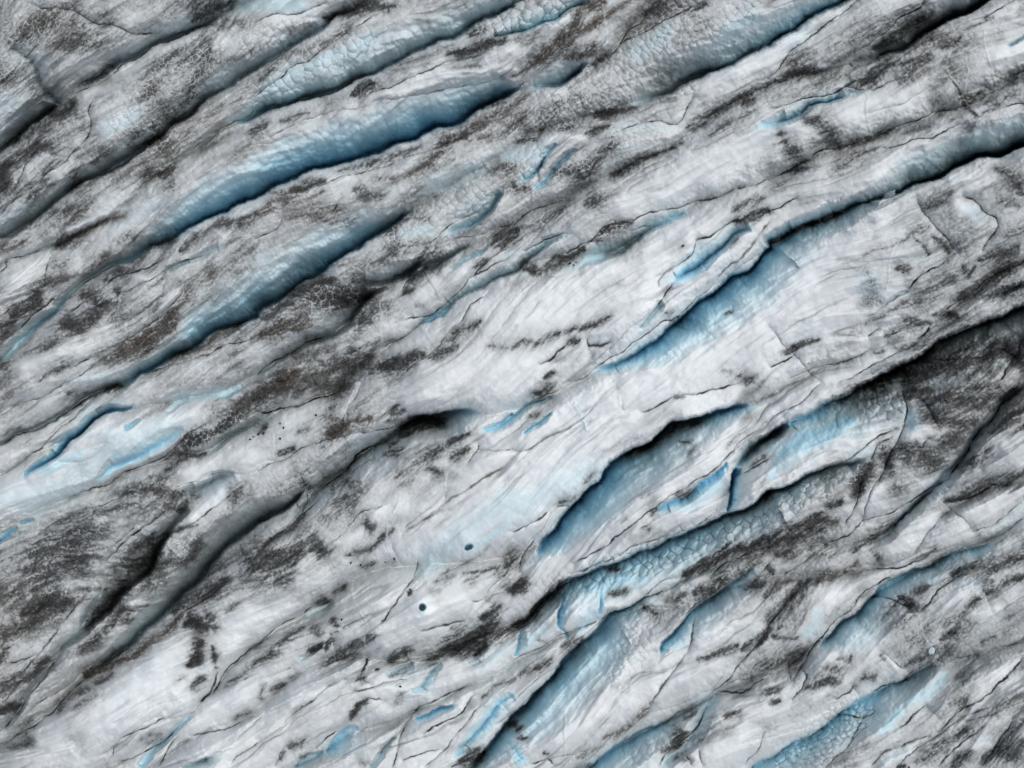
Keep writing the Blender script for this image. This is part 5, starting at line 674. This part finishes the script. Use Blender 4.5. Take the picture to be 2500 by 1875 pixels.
def islands(mask, least):
    """connected regions of a face mask (run-length union-find); regions under `least` faces are left out"""
    js = np.flatnonzero(mask.any(1)); par = []; runs = []; prev_ = []
    def find(a):
        while par[a] != a: par[a] = par[par[a]]; a = par[a]
        return a
    for j in range(js[0], js[-1]+1) if len(js) else []:
        d = np.diff(np.concatenate([[0], mask[j].view(np.int8), [0]])); a0 = np.flatnonzero(d == 1); a1 = np.flatnonzero(d == -1); cur = []; k_ = 0
        for x0, x1 in zip(a0.tolist(), a1.tolist()):
            i_ = len(par); par.append(i_); runs.append((j, x0, x1)); cur.append((x0, x1, i_))
            while k_ < len(prev_) and prev_[k_][1] <= x0: k_ += 1
            t_ = k_
            while t_ < len(prev_) and prev_[t_][0] < x1:
                r1, r2 = find(prev_[t_][2]), find(i_)
                if r1 != r2: par[r2] = r1
                t_ += 1
        prev_ = cur
    grp = {}
    for i_, r_ in enumerate(runs): grp.setdefault(find(i_), []).append(r_)
    for rs in grp.values():
        if sum(r_[2]-r_[1] for r_ in rs) >= least:
            yield np.concatenate([np.arange(j*(NX-1)+x0, j*(NX-1)+x1) for j, x0, x1 in rs])
fX = (ax[:-1]+ax[1:])/2; fY = (ay[:-1]+ay[1:])/2
inside = ((fY > -24) & (fY < H0+24))[:, None] & ((fX > -24) & (fX < W0+24))[None, :]
# ridge number of every face
gxf, gyf = np.meshgrid(fX, fY); fu = gxf*ct-gyf*st_; fv = gxf*st_+gyf*ct
RID = np.zeros(fu.shape, np.int16); prev = None
for line in DIVIDE.strip().splitlines():
    p = pts(line); u = p[:, 0]*ct-p[:, 1]*st_; v = p[:, 0]*st_+p[:, 1]*ct; o = np.argsort(u)
    d = np.interp(fu.ravel(), u[o], v[o]).reshape(fu.shape)
    prev = d if prev is None else np.maximum(prev, d)
    RID += (fv > prev)
cidf = CID[:-1, :-1]; sidef = CSIDE[:-1, :-1]; pidf = PID[:-1, :-1]
big_ids = {i for i, c in enumerate(crevs) if c['label'] or c.get('hole')}
isbig = np.isin(cidf, list(big_ids)); isslit = (cidf >= 0) & ~isbig
key = np.where(~inside, -1, 0)
# the wide glacier around
piece('glacier', np.flatnonzero((~inside).ravel()))['kind'] = 'structure'
def centre(faces):
    c = flatP[QUADS[faces][:, 0]]; return (float(c[:, 0].mean()), float(c[:, 1].mean()), float(c[:, 2].min()))
# crevasses
for i, c in enumerate(crevs):
    m = inside & (cidf == i)
    if i not in big_ids or m.sum() < 12: continue
    fl = np.flatnonzero(m.ravel()); loc = centre(fl)
    if c.get('hole'):
        o = piece('melt_hole', fl, None, loc); o.location = loc
        first = i == HOLE[0][0]
        o['label'] = 'round dark melt hole ringed with clean white ice' if first else 'oval bright blue melt hole at the end of a blue specked trail'
        o['category'] = 'melt hole'; continue
    root = empty('crevasse', loc, c['label'], 'crevasse', 'crevasses cutting the glacier')
    for sgn in (-1, 1):
        mm = m & ((sidef < 0) if sgn < 0 else (sidef >= 0)); fl = np.flatnonzero(mm.ravel())
        if len(fl) < 6: continue
        wdt = c['ul'] if sgn < 0 else c['lr']
        piece('sheer_wall' if wdt <= 18 else 'sloping_wall', fl, root, loc)
# ridges
bigp = {i for i, (hw, s, p) in enumerate(patches) if s >= .5 and hw > 8}
rest = inside & ~isbig
for r in range(int(RID.max())+1):
    m = rest & (RID == r)
    if not m.any(): continue
    loc = centre(np.flatnonzero(m.ravel()))
    root = empty('ice_ridge', loc, RIDGES[r], 'ice ridge', 'ice ridges of the glacier')
    mm = m & isslit
    for i in np.unique(cidf[mm]):
        fl = np.flatnonzero((mm & (cidf == i)).ravel())
        if len(fl) > 25: piece('blue_slit', fl, root, loc); m &= ~(mm & (cidf == i))
    pm = m & np.isin(pidf, list(bigp))
    for i in np.unique(pidf[pm]):
        for fl in islands(pm & (pidf == i), 110):
            piece('debris_patch', fl, root, loc); m.ravel()[fl] = False
    left = m.copy(); parts_ = list(islands(m, 150))
    for fl in parts_: left.ravel()[fl] = False
    parts_.sort(key=len); big_one = parts_.pop()
    for fl in parts_: piece('ice_surface', fl, root, loc)
    piece('ice_surface', big_one, root, loc)
    if left.any(): piece('ice_fragments', np.flatnonzero(left.ravel()), root, loc)['kind'] = 'stuff'
print('pieces', len(bpy.data.objects), round(time.time()-T0, 1))

# ------------------------------------------------------------------ loose stones and blocks
def ground(px, py):
    i = int(np.clip(np.searchsorted(ax, px), 1, NX-2)); j = int(np.clip(np.searchsorted(ay, py), 1, NY-2)); return P[j, i]
def rock_mesh(name, seed, mat, lumps=2, flat=.7):
    import bmesh
    bm = bmesh.new(); bmesh.ops.create_icosphere(bm, subdivisions=lumps, radius=1.0); g = np.random.default_rng(seed)
    dirs = g.normal(size=(9, 3)); dirs /= np.linalg.norm(dirs, axis=1)[:, None]; off = g.uniform(.55, .85, 9)
    for v in bm.verts:
        co = np.array(v.co)
        for d, q in zip(dirs, off):
            e = co@d-q
            if e > 0: co = co-d*e*.9
        v.co = co*np.array([1.15, .9, flat])
    me = bpy.data.meshes.new(name); bm.to_mesh(me); bm.free(); me.materials.append(mat); return me
SM = [rock_mesh('stone', s, STONE, 2) for s in range(4)]; BM_ = [rock_mesh('boulder', 20+s, BROWNSTONE, 3) for s in range(3)]
def put(name, me, px, py, size, rz, label, cat, group=None, sink=.3):
    g = ground(px, py); o = bpy.data.objects.new(name, me); link(o)
    o.location = (float(g[0]), float(g[1]), float(g[2]) + size*.7*(1-sink)); o.scale = (size,)*3; o.rotation_euler = (.2*math.sin(rz*3), .2*math.cos(rz*5), rz)
    o['label'] = label; o['category'] = cat
    if group: o['group'] = group
STN = pts("12 205,340 232,376 250,600 205,468 90,372 60,420 20,430 515,265 330,560 630,200 905,1555 1000,1535 815,1540 1110,1535 1190,1500; 02 2160,475 2190,450; 13 1320,140 1330,110 1042,800 905,885 740,375 1240,945; 21 1475,465 530,630 548,608 490,610; 33 1270,880 1110,1640 1215,1650; 31 1160,690 1820,588")
ZONE = ['small black stone of the scatter on pale ice above the cave-like dark valley', 'small black stone in the loose row on white ice above the round melt hole',
        'small black stone just beyond the dark furrow beside the grit patch', 'small black stone among the debris patches around the round melt hole',
        'small black stone at the edge of the grit beside the soft bluish furrow', 'small black stone on the ice near the pale blue cracked cells',
        'small black stone on the white ridge ringed by the dark loop line']
for i, (a, b) in enumerate(STN):
    put('stone', SM[i % 4], a, b, .045+.04*rng.random(), float(i*1.7), ZONE[sum(i >= q for q in (10, 15, 17, 23, 27, 30))], 'stone', 'black stones scattered on the ice')
for i, (a, b) in enumerate(pts("31 60,395 180,340 260,300 330,275 430,240 500,210 585,180 620,160")):
    put('boulder', BM_[i % 3], a, b, .22+.12*rng.random(), float(i*2.1), 'brown rock jammed in the floor of the long blue crevasse', 'rock', 'rocks jammed in the blue crevasse', .2)
a, b = pts("31 960,62")[0]
IB = rock_mesh('ice_block', 41, BLOCKICE, 3, .6)
put('ice_block', IB, a, b, .36, .35, 'pale ice block wedged across the dark blue crevasse', 'ice block', None, -4.5)
a, b = pts("33 1400,640")[0]
put('ice_block', rock_mesh('ice_block', 47, BLOCKICE, 3, .5), a, b, .17, 1.1, 'small loose white ice block resting in a dirty furrow', 'ice block', None, .1)
# grit: far too many grains to count, only where the ice is blackest
dn = dirt.copy(); dn[(X < -20) | (X > W0+20) | (Y < -20) | (Y > H0+20)] = 0
cand = np.flatnonzero((dn > .80).ravel()); pick = rng.choice(cand, min(7000, len(cand)), replace=False)
oct_ = np.array([[1, 0, 0], [-1, 0, 0], [0, 1, 0], [0, -1, 0], [0, 0, .8], [0, 0, -.8]], np.float32)
tri = np.array([[0, 2, 4], [2, 1, 4], [1, 3, 4], [3, 0, 4], [2, 0, 5], [1, 2, 5], [3, 1, 5], [0, 3, 5]], np.int32)
n = len(pick); sz = (.012+.035*rng.random(n)**2.5).astype(np.float32); an = rng.random(n)*6.28
R = np.zeros((n, 3, 3), np.float32); R[:, 0, 0] = np.cos(an); R[:, 0, 1] = -np.sin(an); R[:, 1, 0] = np.sin(an); R[:, 1, 1] = np.cos(an); R[:, 2, 2] = 1
jit = 1+.5*(rng.random((n, 6, 3))-.5)
V = np.einsum('nij,nkj->nki', R, oct_[None]*jit)*sz[:, None, None] + flatP[pick][:, None] + np.array([0, 0, .01])
me = bpy.data.meshes.new('grit'); Tn = (tri[None]+6*np.arange(n)[:, None, None]).reshape(-1, 3)
me.vertices.add(n*6); me.vertices.foreach_set('co', V.astype(np.float32).ravel())
me.loops.add(len(Tn)*3); me.loops.foreach_set('vertex_index', Tn.ravel().astype(np.int32))
me.polygons.add(len(Tn)); me.polygons.foreach_set('loop_start', np.arange(0, len(Tn)*3, 3, dtype=np.int32)); me.update(calc_edges=True)
me.materials.append(STONE); go = link(bpy.data.objects.new('grit', me)); go['kind'] = 'stuff'
go['label'] = 'black rock grit strewn over the darkest ice'; go['category'] = 'grit'
print('done', round(time.time()-T0, 1))
